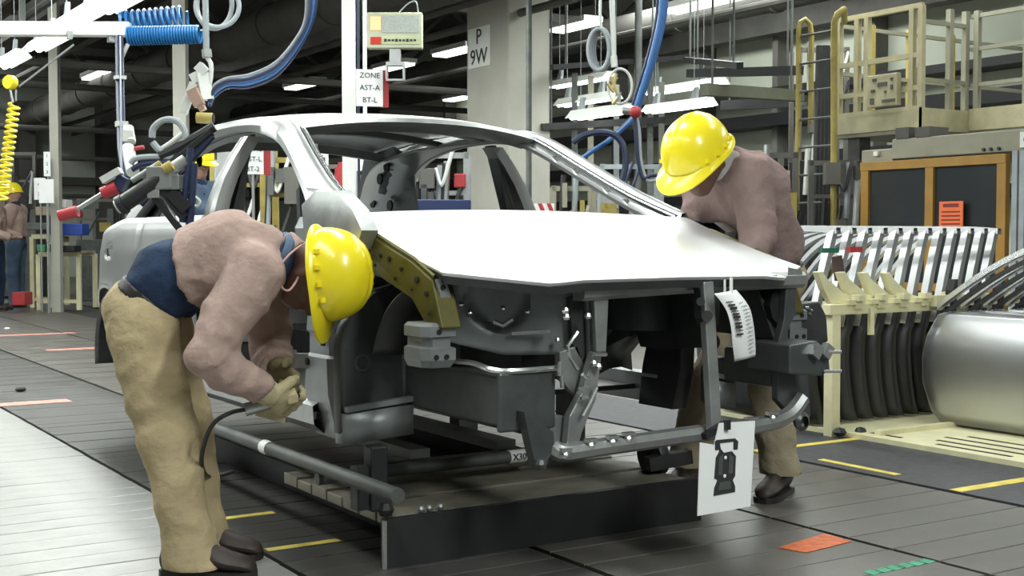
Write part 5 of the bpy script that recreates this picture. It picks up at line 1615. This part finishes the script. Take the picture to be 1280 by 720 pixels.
# ------------------------------------------------------------------ welding gun hung by the near rear door
D0 = 5.25
gun = thing('welding_gun', 'dark hanging welding gun with silver body above the rear quarter panel', 'tool', atd(D0, 195, 225))
q = MB(); q.cyl(atd(D0, 152, 256), atd(D0, 214, 216), 0.036, 16); q.cyl(atd(D0, 149, 258), atd(D0, 156, 254), 0.042, 16); build('barrel', q, M_black, gun)
q = MB(); q.cyl(atd(D0, 146, 259), atd(D0, 150, 257), 0.03, 14); build('nozzle_ring', q, M_clear, gun)
q = MB(); q.cyl(atd(D0, 205, 218), atd(D0, 232, 200), 0.026, 14); q.cyl(atd(D0, 165, 226), atd(D0, 200, 204), 0.012, 10); build_each('cylinder', q, M_steel, gun)
q = MB(); q.box(atd(D0, 203, 222), (0.11, 0.07, 0.09), rz=-0.8); q.box(atd(D0, 216, 228), (0.09, 0.07, 0.06), rz=-0.8); q.box(atd(D0, 193, 237), (0.05, 0.05, 0.07), rz=-0.5); build_each('valve_block', q, M_steel, gun, smooth=0, bevel=0.004)
q = MB(); q.cyl(atd(D0 - 0.05, 205, 212), atd(D0 - 0.05, 215, 206), 0.022, 12); q.cyl(atd(D0, 196, 208), atd(D0, 201, 204), 0.015, 10); build_each('brass_fitting', q, M_yel2, gun)
q = MB(); q.bar(atd(D0, 190, 242), atd(D0, 226, 288), 0.025, 0.025); q.bar(atd(D0, 204, 236), atd(D0, 232, 272), 0.035, 0.04); q.bar(atd(D0, 215, 240), atd(D0, 236, 262), 0.06, 0.05); build_each('frame_arm', q, M_black, gun, smooth=0)
q = MB(); q.tube(smooth_path([atd(D0, 222, 250), atd(D0, 228, 245), atd(D0, 234, 250), atd(D0, 230, 256), atd(D0, 224, 254)], 4), 0.007, 8); q.tube(smooth_path([atd(D0, 236, 240), atd(D0, 244, 246), atd(D0, 250, 252), atd(D0, 246, 258), atd(D0, 240, 254)], 4), 0.006, 8)
q.tube(smooth_path([atd(D0, 196, 240), atd(D0, 206, 250), atd(D0, 216, 268), atd(D0, 224, 285)], 4), 0.006, 8); build_each('air_tube', q, M_clear, gun)
q = MB(); q.tube(smooth_path([atd(D0, 228, 278), atd(D0, 232, 240), atd(D0, 236, 205), atd(D0, 238, 185)], 5), 0.014, 10); q.tube(smooth_path([atd(D0, 236, 290), atd(D0, 240, 250), atd(D0, 243, 205)], 5), 0.016, 10); build_each('power_cable', q, M_navyh, gun)
rb = thing('hand_tool', 'red ended clamp bar with pale plate beside the welding gun', 'tool', atd(5.6, 110, 250))
q = MB(); q.cyl(atd(5.6, 96, 262), atd(5.6, 128, 242), 0.010, 8); build('rod', q, M_steel, rb)
q = MB(); q.cyl(atd(5.6, 74, 270), atd(5.6, 97, 264), 0.026, 12); q.cyl(atd(5.6, 128, 242), atd(5.6, 146, 234), 0.028, 12); build_each('red_grip', q, M_red, rb)
q = MB(); q.bar(atd(5.6, 128, 226), atd(5.6, 151, 213), 0.05, 0.03); build('plate', q, M_clear, rb, smooth=0)
q = MB(); q.bar(atd(5.62, 146, 226), atd(5.62, 158, 232), 0.06, 0.06); build('pivot', q, M_navyh, rb, smooth=0)
q = MB(); q.tube([atd(5.62, 152, 228), atd(7.62, 150, 46)], 0.006, 6); build('tool_cable', q, M_navyh, rb)
for i, (pts, r, m, lb) in enumerate((([(190, 172), (192, 160), (205, 150), (222, 152), (231, 166), (228, 182), (214, 191), (200, 188), (191, 178)], 0.015, M_greyh, 'grey hose ring hanging above the welding gun'),
                                  ([(163, 205), (170, 198), (195, 196), (220, 197), (238, 190)], 0.014, M_greyh, 'grey hose arching over the welding gun'),
                                  ([(165, 212), (180, 205), (205, 203), (228, 200), (250, 182), (262, 172)], 0.013, M_navyh, 'navy hose running from the welding gun to the roof corner'),
                                  ([(200, 195), (222, 185), (245, 172), (268, 158)], 0.022, M_black, 'thick black hose between the hose ring and the roof corner'),
                                  ([(203, 186), (215, 178), (225, 170), (232, 164)], 0.012, M_clear, 'pale short tube crossing the grey hose ring'), ([(168, 252), (190, 228), (214, 206), (240, 184), (264, 164)], 0.024, M_black, 'thick black cable lying along the rear pillar'), ([(176, 256), (200, 232), (224, 212), (246, 192), (266, 170)], 0.014, M_navyh, 'navy cable beside the thick black cable on the rear pillar'))):
    q = MB(); q.tube(smooth_path([atd(5.5, *a) for a in pts], 5), r, 8); tag(build('hose', q, m, None, origin=atd(5.5, *pts[0])), lb, 'hose')
# suspension gear for the gun
sg_ = thing('gun_balancer', 'pale metal suspension gear with hooks hanging over the rear roof corner', 'balancer', atd(6.2, 250, 115))
q = MB(); q.tube([atd(6.2, 256, -30), atd(6.2, 258, 66)], 0.016, 8); build('drop_rod', q, M_greyh, sg_)
q = MB(); q.cyl(atd(6.2, 258, 62), atd(6.2, 259, 72), 0.024, 10); build('swivel', q, M_steel, sg_)
q = MB(); q.tube(smooth_path([atd(6.2, 259, 72), atd(6.2, 264, 82), atd(6.2, 262, 105), atd(6.2, 256, 110)], 4), 0.012, 8); q.bar(atd(6.2, 248, 82), atd(6.2, 258, 92), 0.06, 0.045); q.bar(atd(6.2, 240, 100), atd(6.2, 250, 95), 0.05, 0.05)
q.bar(atd(6.2, 252, 92), atd(6.2, 258, 125), 0.06, 0.05); q.bar(atd(6.2, 243, 104), atd(6.2, 228, 142), 0.05, 0.04); build_each('link', q, M_clear, sg_, smooth=30)
q = MB(); q.bar(atd(6.15, 240, 112), atd(6.15, 250, 132), 0.04, 0.05); q.bar(atd(6.15, 246, 120), atd(6.15, 254, 138), 0.03, 0.03); build_each('copper_link', q, mat('pinkish_copper', (0.45, 0.30, 0.24), 0.45, 0.4), sg_, smooth=0)
q = MB(); q.cyl(atd(6.1, 246, 147), atd(6.1, 266, 148), 0.026, 14); build('brass_cylinder', q, M_yel2, sg_)
q = MB(); q.cyl(atd(6.1, 264, 148), atd(6.1, 267.5, 148), 0.02, 14); build('bore', q, M_hole, sg_)
for i, (dy, m, r) in enumerate(((0, M_navyh, 0.012), (-6, M_greyh, 0.009), (5, M_blue, 0.010), (10, M_navyh, 0.011), (2.5, mat('teal_hose', (0.10, 0.24, 0.24), 0.4), 0.010))):
    pts = [(262, 128 + dy * 0.5), (268, 112 + dy * 0.8), (285, 102 + dy * 0.7), (312, 99 + dy * 0.9), (345, 84 + dy), (372, 52 + dy), (386 + dy * 0.6, 20), (388 + dy * 0.8, -25)]
    q = MB(); q.tube(smooth_path([atd(6.2 + 0.03 * i, *a) for a in pts], 6), r, 8)
    tag(build('hose', q, m, None, origin=atd(6.2, 345, 84)), ['navy supply hose in the arc from the gun gear, uppermost of the dark ones', 'pale grey supply hose on the inner side of the arc', 'blue supply hose in the middle of the arc', 'navy supply hose on the outer side of the arc', 'teal supply hose in the arc from the gun gear'][i], 'hose')
for i, (cx_, cy_, rx, ry, tl) in enumerate(((272, 8, 27, 26, 0), (268, 6, 22, 30, 1))):
    pts = [atd(6.9 + 0.06 * i, cx_ + rx * math.cos(a), cy_ + ry * math.sin(a)) for a in [2 * math.pi * k / 28 for k in range(28)]]
    q = MB(); q.tube(pts, 0.014, 8, closed=True); tag(build('cable_ring', q, M_greyh, None, origin=pts[0]), ['outer grey cable ring at the top above the gun gear', 'inner grey cable ring at the top above the gun gear'][i], 'cable')

# ------------------------------------------------------------------ hanging hoses beyond the windscreen
Dh = 7.0
for i, (pts, r, m, lb) in enumerate((([(828, -25), (826, 20), (815, 70), (803, 110), (795, 134)], 0.016, M_blue, 'blue hose coming down to the red knob, middle of three'),
                                  ([(834, -25), (831, 20), (819, 72), (806, 112), (797, 136)], 0.012, M_blue, 'blue hose coming down to the red knob, closest to the leaning worker'),
                                  ([(822, -25), (821, 20), (810, 70), (798, 108), (791, 132)], 0.010, M_navyh, 'dark blue hose coming down to the red knob, closest to the column'),
                                  ([(812, 95), (803, 115), (796, 134)], 0.009, mat('teal_hose', (0.10, 0.24, 0.24), 0.4), 'short teal hose joining above the red knob'),
                                  ([(796, 142), (782, 158), (762, 175), (742, 188), (725, 200)], 0.014, M_blue, 'blue hose from the red knob down to the coiled hose'),
                                  ([(792, 145), (776, 160), (756, 178), (735, 190)], 0.010, M_navyh, 'navy hose beside the blue one below the red knob'),
                                  ([(716, 178), (730, 169), (752, 165), (770, 170), (780, 185), (782, 205), (778, 225)], 0.018, M_navyh, 'thick navy hose loop above the windscreen pillar'),
                                  ([(793, 143), (795, 165), (798, 200), (804, 222), (815, 219), (832, 221), (842, 232)], 0.012, M_navyh, 'navy hose loop beside the leaning worker'),
                                  ([(794, 141), (799, 165), (801, 200), (808, 224), (818, 226), (832, 227)], 0.010, M_greyh, 'grey hose loop beside the leaning worker'))):
    q = MB(); q.tube(smooth_path([atd(Dh + (0.04 * i if i < 6 else 0.0), *a) for a in pts], 6), r, 8); tag(build('hose', q, m, None, origin=atd(Dh, *pts[0])), lb, 'hose')
kn = thing('air_coupling', 'red round knob coupling joining the hanging blue hoses', 'coupling', atd(Dh, 793, 140))
q = MB(); q.ball(atd(Dh - 0.05, 794, 140), 0.034, 14); build('knob', q, M_red, kn)
q = MB(); q.cyl(atd(Dh, 778, 138), atd(Dh, 790, 139), 0.022, 12); build('body', q, M_steel, kn)
cs = thing('cable_bundle', 'pale hanging cables with a rope ring and brass fittings over the far pillar', 'cable', atd(Dh + 0.3, 768, 80))
q = MB(); q.tube([atd(Dh + .3, 766, -25), atd(Dh + .3, 768, 75)], 0.011, 8); q.tube([atd(Dh + .3, 762, -25), atd(Dh + .3, 766, 72)], 0.007, 8); q.tube(smooth_path([atd(Dh + .3, 752, -25), atd(Dh + .3, 750, 15), atd(Dh + .3, 752, 38)], 4), 0.009, 8); build_each('cable', q, M_clear, cs)
q = MB()
for k in range(4):
    pts = [atd(Dh + .3 + 0.02 * k, 748 + k * 1.6 + (13 - k) * math.cos(a), 62 + 26 * math.sin(a)) for a in [2 * math.pi * j / 26 for j in range(26)]]
    q.tube(pts, 0.011, 8, closed=True)
build_each('cable_coil', q, M_greyh, cs)
q = MB(); pts = [atd(Dh + .3, 775 + 15 * math.cos(a), 108 + 22 * math.sin(a)) for a in [2 * math.pi * j / 26 for j in range(26)]]; q.tube(pts, 0.008, 8, closed=True); build('rope_ring', q, M_clear, cs)
q = MB(); q.cyl(atd(Dh + .3, 767, 70), atd(Dh + .3, 768, 84), 0.02, 10); build('swivel', q, M_clear, cs)
q = MB()
for x0, y0, x1, y1 in ((764, 96, 772, 118), (770, 92, 766, 112), (760, 104, 768, 116), (766, 130, 772, 122)): q.cyl(atd(Dh + .25, x0, y0), atd(Dh + .25, x1, y1), 0.012, 8)
build_each('brass_fitting', q, mat('dull_brass', (0.45, 0.36, 0.18), 0.4, 0.5), cs)

M_creamd = mat('drab_cream_paint', (0.46, 0.42, 0.27), 0.55, 0, 0.18, 5)
# ------------------------------------------------------------------ raised maintenance platform
PX, PY, PZ = 10.17, 8.50, 2.20
pf = thing('raised_platform', 'cream raised steel platform with guard rails over the machine enclosure', 'platform', (PX, PY, PZ))
x2, y0, yb_ = 10.90, 6.6, 9.62
q = MB(); q.span((PX, PY, PZ - 0.14), (x2 + 2.5, yb_, PZ)); q.span((x2, y0, PZ - 0.14), (x2 + 2.5, PY, PZ)); build_each('deck', q, M_beige, pf, smooth=0)
q = MB(); q.span((PX - 0.02, PY - 0.02, PZ - 0.10), (PX, yb_, PZ + 0.12)); q.span((PX - 0.02, PY - 0.02, PZ - 0.12), (x2, PY, PZ + 0.10)); q.span((x2 - 0.02, y0, PZ - 0.10), (x2, PY - 0.02, PZ + 0.12)); build_each('kick_plate', q, M_creamd, pf, smooth=0)


def rail_post(x, y, r=0.028, m=M_creamd, z1=1.10):
    q = MB(); q.box((x, y, PZ + z1 / 2), (r * 2, r * 2, z1)); build('guard_post', q, m, pf, smooth=0)


for y in (8.51, 8.62, 9.20, 9.33, 9.58): rail_post(PX + 0.02, y)
for x in (10.62, 10.86): rail_post(x, PY + 0.02, m=M_beige)
for y in (8.42, 7.85, 7.74, 7.2): rail_post(x2 + 0.02, y, m=M_beige)
q = MB()
for z in (1.10, 0.62, 0.30): q.bar((PX + 0.02, PY, PZ + z), (PX + 0.02, yb_, PZ + z), 0.05, 0.05)
build_each('guard_rail', q, M_creamd, pf, smooth=0)
q = MB()
for z in (0.95, 0.38): q.bar((PX + 0.02, PY + 0.02, PZ + z), (x2, PY + 0.02, PZ + z), 0.04, 0.04)
for z in (1.05, 0.72, 0.36): q.bar((x2 + 0.02, y0, PZ + z), (x2 + 0.02, PY, PZ + z), 0.04, 0.04)
for z in (1.05, 0.55): q.bar((PX, yb_, PZ + z), (x2 + 2.4, yb_, PZ + z), 0.04, 0.04)
build_each('guard_rail', q, M_beige, pf, smooth=0)
for x in (10.7, 11.3, 12.0): rail_post(x, yb_ - 0.02, m=M_yel2)
q = MB()
for x in (10.3, 11.9):
    for y in (9.4,): q.span((x - 0.08, y - 0.08, 0), (x + 0.08, y + 0.08, PZ - 0.14))
build_each('support_column', q, M_dark, pf, smooth=0)
# control panel on the guard rail
cpn = thing('control_panel', 'cream control panel with buttons hung on the platform guard rail', 'panel', (PX - 0.05, 8.95, PZ + 0.3))
q = MB(); q.span((PX - 0.09, 8.72, PZ + 0.14), (PX - 0.02, 9.10, PZ + 0.46)); build('casing', q, M_creamd, cpn, smooth=0, bevel=0.006)
q = MB()
for y, z, w, h in ((9.03, 0.20, 0.05, 0.06), (8.82, 0.19, 0.16, 0.03), (9.02, 0.30, 0.05, 0.03), (8.90, 0.36, 0.12, 0.04), (8.78, 0.32, 0.03, 0.05), (8.78, 0.40, 0.03, 0.03), (9.0, 0.41, 0.05, 0.03), (8.86, 0.28, 0.03, 0.03)):
    q.box((PX - 0.093, y, PZ + z), (0.012, w, h))
build_each('button', q, M_mach, cpn, smooth=0)
# yellow caged ladder
ld = thing('access_ladder', 'ochre yellow hooped ladder rising beside the raised platform', 'ladder', atd(13.0, 1003, 296))
g = lambda px, z, d=13.0: (lambda p: V(p.x, p.y, z))(atd(d, px, 296))
z_at = lambda py, d=13.0: CAM_H + (296 - py) / F_PX * d
q = MB(); q.tube([g(996, 0), g(996, z_at(40)), g(998, z_at(30)), g(1004, z_at(26)), g(1010, z_at(32)), g(1012, z_at(45)), g(1012, z_at(155))], 0.026, 10); build('hoop_rail', q, M_yel2, ld)
q = MB(); q.tube([g(1043, 0, 12.6), g(1040, z_at(30, 12.6), 12.6), g(1044, z_at(20, 12.6), 12.6), g(1052, z_at(14, 12.6), 12.6), V(PX + 0.02, yb_ - 0.1, PZ + 1.08)], 0.034, 10); build('main_rail', q, M_yel2, ld)
q = MB()
for i in range(11): q.cyl(g(997, 0.25 + i * 0.28), g(1042, 0.25 + i * 0.28, 12.6), 0.012, 8)
build_each('rung', q, M_mach, ld)
q = MB()
for i in range(4): q.tube([g(1018 + i * 4, 0.5, 13.2), g(1020 + i * 5, 2.0, 13.2), g(1022 + i * 3, 3.0, 13.3)], 0.035, 8)
build_each('cable_run', q, M_black, ld)

# ------------------------------------------------------------------ amber framed machine enclosure
EX, Y1, Y0 = 9.2, 8.30, 6.80
en = thing('machine_enclosure', 'amber framed machine enclosure with dark panes under the platform', 'machine', (EX, 7.5, 0))
zt = 1.72
M_pane = mat('smoked_pane', (0.035, 0.04, 0.045), 0.12, 0, 0.1, 1, spec=0.6)
q = MB()
for y in (Y1, 7.56, Y0 + 0.02): q.span((EX - 0.03, y - 0.045, 0), (EX + 0.03, y + 0.045, zt))
q.span((EX - 0.035, Y0 - 0.02, zt - 0.08), (EX + 0.035, Y1 + 0.05, zt)); q.span((EX - 0.03, Y0, 0.55), (EX + 0.03, Y1, 0.62)); build_each('frame_bar', q, M_amber, en, smooth=0, bevel=0.004)
q = MB(); q.span((EX, 7.6, 0.62), (EX + 0.012, Y1 - 0.04, zt - 0.08)); q.span((EX, Y0 + 0.06, 0.62), (EX + 0.012, 7.52, zt - 0.08)); build_each('pane', q, M_pane, en, smooth=0)
q = MB(); q.span((EX, Y0, 0.0), (EX + 0.02, Y1, 0.55)); build('lower_panel', q, M_mach, en, smooth=0)
q = MB()
for y in (Y0 - 0.10, Y0 - 0.17): q.span((EX - 0.02, y - 0.025, 0), (EX + 0.03, y + 0.025, 1.74))
build_each('aluminium_post', q, M_greyh, en, smooth=0)
q = MB(); q.span((EX + 0.02, 5.6, 0.0), (EX + 0.05, Y0 - 0.22, 1.62)); build('side_panel', q, M_mach, en, smooth=0)
q = MB(); q.span((EX + 0.05, 5.4, zt + 0.02), (EX + 1.4, 8.05, 1.92)); q.span((EX + 0.06, 8.05, zt - 0.05), (EX + 1.2, 8.42, 1.84)); build_each('machine_head', q, M_beige, en, smooth=0, bevel=0.01)
q = MB(); q.span((EX + 0.04, 7.85, 1.92), (EX + 0.3, 8.0, 2.02)); q.span((EX + 0.04, 7.62, 1.92), (EX + 0.3, 7.78, 2.01)); build_each('motor', q, M_dark, en, smooth=0)
q = MB(); q.box((EX + 0.045, 6.62, 1.83), (0.03, 0.14, 0.13)); q.box((EX + 0.04, 8.22, 1.80), (0.03, 0.05, 0.04)); build_each('fitting', q, M_white, en, smooth=0)
q = MB(); q.cyl((EX + 0.02, 6.62, 1.83), (EX + 0.04, 6.62, 1.83), 0.03, 12)
for y in (7.05, 6.98, 6.9): q.cyl((EX + 0.03, y, 1.77), (EX + 0.06, y, 1.77), 0.015, 8)
build_each('knob', q, M_black, en)
so = atx(EX - 0.05, 1189, 269)
osn = thing('notice', 'orange notice with dark lines fixed to the amber enclosure above the doors', 'sign', so)
q = MB(); q.box(so, (0.012, 0.25, 0.24)); build('plate', q, mat('orange_sign', (0.85, 0.17, 0.05), 0.5, 0, 0.05), osn, smooth=0, bevel=0.004)
q = MB(); q.box(so + V(-0.008, 0, 0.085), (0.004, 0.16, 0.03))
for i in range(4): q.box(so + V(-0.008, 0, 0.03 - i * 0.035), (0.004, 0.19, 0.012))
build_each('text_line', q, mat('dark_red_ink', (0.20, 0.03, 0.02), 0.6, 0, 0), osn, smooth=0)


# ------------------------------------------------------------------ machinery behind, built from boxes, posts, pipes
def machine(name, label, cat, px0, px1, pytop, d, depth, m, extras=0, seed=0, grp=None, zb=0.0, tint=None):
    rnd = random.Random(seed)
    a, b = atd(d, px0, 296), atd(d, px1, 296)
    w = (b - a).length
    zt_ = CAM_H + (296 - pytop) / F_PX * d
    c = (a + b) / 2
    t = thing(name, label, cat, (c.x, c.y, zb), grp)
    fw = V(_s, _c, 0)
    loc = lambda u, v, z: c + xv * u * w + fw * v * depth + V(0, 0, z - CAM_H)
    q = MB(); q.box(loc(0, 0.5, (zt_ * 0.6 + zb) / 2), (w, depth, zt_ * 0.6 - zb), rz=-YAW); build('cabinet', q, m, t, smooth=0, bevel=0.01)
    q = MB()
    for i in range(4): q.box(loc((-0.46, 0.46, -0.46, 0.46)[i], (0.08, 0.08, 0.9, 0.9)[i], (zt_ + zb) / 2), (0.05, 0.05, zt_ - zb), rz=-YAW)
    q.box(loc(0, 0.08, zt_ - 0.03), (w, 0.05, 0.05), rz=-YAW); q.box(loc(0, 0.08, zt_ * 0.8), (w, 0.04, 0.04), rz=-YAW)
    build_each('frame_bar', q, tint or M_dark2, t, smooth=0)
    for i in range(extras):
        u = rnd.uniform(-0.4, 0.4); z = rnd.uniform(0.55, 0.95) * zt_
        q = MB()
        if i % 3 == 0: q.box(loc(u, -0.04, z), (rnd.uniform(0.08, 0.3) * w, 0.12, rnd.uniform(0.06, 0.2) * zt_), rz=-YAW); build('control_box', q, rnd.choice([M_beige, M_mach, M_steel, M_yel2, M_dark2]), t, smooth=0)
        elif i % 3 == 1: q.cyl(loc(u, 0, z - 0.25), loc(u + 0.05, 0, z + 0.3), 0.03, 8); build('pipe', q, rnd.choice([M_steel, M_black, M_greyh, M_clear]), t)
        else: q.tube(smooth_path([loc(u, -0.02, z), loc(u + 0.1, -0.1, z - 0.15), loc(u + 0.22, -0.05, z + 0.05), loc(u + 0.3, 0, z + 0.2)], 4), 0.018, 6); build('hose', q, rnd.choice([M_black, M_clear, M_navyh]), t)
    return t


machine('welding_cabinet', 'dark welding cabinet beside the leaning worker with a white label', 'machine', 935, 998, 190, 12.0, 0.8, M_mach, 7, 1)
machine('transformer', 'dark machine between the ladder and the amber enclosure', 'machine', 1012, 1078, 200, 12.6, 0.8, M_mach, 8, 2)
machine('pipe_manifold', 'tall dark pipe manifold behind the ladder', 'machine', 996, 1060, 60, 14.4, 0.5, M_black, 9, 3)
lb_ = atd(11.9, 985, 261); q = MB(); q.box(lb_, (0.035, 0.01, 0.17), rz=-YAW); tag(build('paper_label', q, M_paper, None, smooth=0, origin=lb_), 'narrow white label on the dark welding cabinet', 'label')
machine('assembly_stand', 'ochre assembly stand seen through the near front door opening', 'machine', 262, 330, 182, 12.5, 0.8, M_beige, 9, 4, tint=M_yel2)
machine('assembly_stand', 'grey and ochre stand beyond the sign seen through the front door opening', 'machine', 325, 395, 196, 12.0, 0.8, M_mach, 9, 5, tint=M_yel2)
machine('parts_rack', 'dark parts rack seen through the windscreen opening', 'rack', 392, 470, 205, 15.0, 0.8, M_mach, 8, 6)
machine('welding_stand', 'cluttered stand with pale cables seen through the far rear door opening', 'machine', 508, 586, 190, 11.0, 0.6, M_mach, 14, 7, tint=M_steel)
machine('welding_stand', 'low grey stand behind the grey column seen through the far front opening', 'machine', 690, 745, 232, 13.0, 0.6, M_mach, 7, 8, tint=M_beige)
machine('welding_stand', 'grey stand with posts below the coiled blue hose', 'machine', 750, 830, 205, 14.0, 0.6, M_dark2, 8, 9, tint=M_greyh)
machine('parts_rack', 'low dark rack along the far aisle behind the red clamp bar', 'rack', 95, 165, 248, 20.5, 0.9, M_mach, 10, 10)
machine('parts_rack', 'dark rack behind the welding gun hoses', 'rack', 178, 238, 205, 19.5, 0.9, M_black, 8, 11)
machine('parts_rack', 'dark rack behind the standing people', 'rack', -20, 45, 190, 22.0, 0.9, M_mach, 6, 12)
q = MB(); p_ = atd(10.6, 543, 257); q.box(p_, (0.60, 0.30, 0.09), rz=-YAW); tag(build('parts_tray', q, mat('dark_blue_bin', (0.02, 0.035, 0.12), 0.5), None, smooth=0, origin=p_, bevel=0.008), 'dark blue parts tray seen through the far rear door opening', 'tray')
p_ = atd(14.0, 428, 235); q = MB(); q.cyl(V(p_.x, p_.y, 0), p_ + V(0, 0, 0.22), 0.085, 16); q.cyl(p_ + V(0, 0, 0.22), p_ + V(0, 0, 0.28), 0.05, 12); tag(build('gas_bottle', q, M_red, None, origin=p_), 'red cylinder seen through the rear window opening', 'cylinder')
p_ = atd(11.0, 575, 226); q = MB(); q.box(p_, (0.10, 0.08, 0.12), rz=-YAW); tag(build('tool_head', q, M_red, None, smooth=0, origin=p_, bevel=0.01), 'small red tool head on the cluttered stand', 'tool')
bar_ = thing('barrier_board', 'red and white striped barrier board behind the bonnet edge', 'barrier', atd(12, 665, 258))
q = MB(); q.box(atd(12, 665, 259), (0.42, 0.03, 0.07), rz=-YAW); build('board', q, M_white, bar_, smooth=0)
q = MB()
for i in range(5):
    c0 = atd(11.98, 643 + i * 11, 259); q.prism([c0 + xv * -0.03 + V(0, 0, 0.035), c0 + xv * 0.01 + V(0, 0, 0.035), c0 + xv * 0.04 - V(0, 0, 0.035), c0 + xv * 0.0 - V(0, 0, 0.035)], nv * 0.006)
build_each('stripe', q, M_red, bar_, smooth=0)
q = MB()
for px in (648, 682):
    c0 = atd(12.04, px, 259); q.span((c0.x - 0.02, c0.y - 0.02, 0), (c0.x + 0.02, c0.y + 0.02, c0.z))
build_each('leg', q, M_mach, bar_, smooth=0)
# steel rails over the mid aisle
for i, (a, b, w, m, lb) in enumerate((((858, 75, 16), (925, 82, 13), 0.07, M_black, 'dark overhead rail above the batten lamp beside the leaning worker'), ((862, 92, 16), (1000, 88, 14), 0.10, M_black, 'dark overhead rail running to the hooped ladder'),
                                      ((880, 112, 13), (1000, 120, 14.0), 0.12, mat('olive_dark_rail', (0.12, 0.125, 0.09), 0.6), 'olive overhead rail ending at the hooped ladder'), ((905, 132, 16.6), (1000, 127, 15.2), 0.12, M_black, 'lowest dark overhead rail behind the hooped ladder'),
                                      ((690, 84, 15), (880, 70, 17), 0.06, M_black, 'thin dark rail crossing above the batten lamps'), ((676, 159, 15.2), (830, 150, 16), 0.08, M_black, 'dark rail below the batten lamps beside the column'))):
    P0, P1 = atd(a[2], a[0], a[1]), atd(b[2], b[0], b[1])
    t = thing('overhead_rail', lb, 'rail', P0)
    q = MB(); q.bar(P0, P1, w, w); build('rail_bar', q, m, t, smooth=0)
    for f in (0.08, 0.9):
        s0 = P0.lerp(P1, f); q = MB(); q.cyl(s0, V(s0.x, s0.y, 5.6), 0.012, 8); build('hanger', q, M_mach, t)

# ------------------------------------------------------------------ far benches at the left
def bench(px0, px1, pyt, d, label):
    a, b = atd(d, px0, 296), atd(d, px1, 296); a.z = b.z = 0
    zt_ = CAM_H + (296 - pyt) / F_PX * d
    t = thing('work_bench', label, 'bench', ((a + b) / 2), None)
    fw = V(_s, _c, 0)
    for p0 in (a, b):
        for v in (0, 0.7):
            q = MB(); q.box(p0 + fw * v + V(0, 0, zt_ / 2), (0.06, 0.06, zt_), rz=-YAW); build('leg', q, M_cream, t, smooth=0)
    q = MB(); q.bar(a + V(0, 0, zt_), b + V(0, 0, zt_), 0.06, 0.06); q.bar(a + fw * 0.7 + V(0, 0, zt_), b + fw * 0.7 + V(0, 0, zt_), 0.06, 0.06); q.bar(a + V(0, 0, 0.12), b + V(0, 0, 0.12), 0.05, 0.05); build_each('frame_rail', q, M_cream, t, smooth=0)
    q = MB(); q.box((a + b) / 2 + fw * 0.35 + V(0, 0, zt_ + 0.03), ((b - a).length, 0.75, 0.03), rz=-YAW); build('top', q, M_beige, t, smooth=0)
    return t


bench(40, 62, 296, 18.6, 'tall narrow cream frame bench behind the standing person')
bench(48, 98, 318, 18.0, 'low cream frame bench with clutter beyond the quarter panel')
rnd = random.Random(5)
for i, (px, py, w, h, m, lb) in enumerate(((92, 287, 0.34, 0.16, mat('blue_bin', (0.02, 0.06, 0.32), 0.5), 'blue plastic bin on the far bench'), (28, 373, 0.18, 0.18, M_red, 'red box on the floor by the far bench legs'), (50, 283, 0.3, 0.10, M_mach, 'dark tray on the far bench'),
                                      (72, 299, 0.22, 0.08, mat('tan_box', (0.38, 0.30, 0.20), 0.7), 'tan box on the low bench'), (56, 310, 0.12, 0.10, mat('green_can', (0.05, 0.22, 0.10), 0.5), 'small green can on the low bench'),
                                      (80, 255, 0.14, 0.12, M_paper, 'white small box at the far bench'), (88, 268, 0.26, 0.08, M_red, 'red tray above the blue bin'), (84, 311, 0.3, 0.09, M_black, 'black case on the low bench'), (60, 264, 0.24, 0.12, mat('tan_box', (0.38, 0.30, 0.20), 0.7), 'tan carton on the far bench top'))):
    p_ = atd(17.8, px, py)
    q = MB(); q.box(p_, (w, 0.3, h), rz=-YAW); tag(build('storage_box', q, m, None, smooth=0, bevel=0.012, origin=p_), lb, 'box')
for px, py, r, m, lb in ((9, 412, 0.025, M_white, 'small white scrap on the left floor lane'), (26, 489, 0.03, M_black, 'small dark lump on the left floor lane seam')):
    p_ = atz(0, px, py); q = MB(); q.ball(p_ + V(0, 0, r * 0.5), r, 8, (1.3, 1, 0.6)); tag(build('floor_scrap', q, m, None, origin=p_), lb, 'scrap')
bpy.context.view_layer.update()
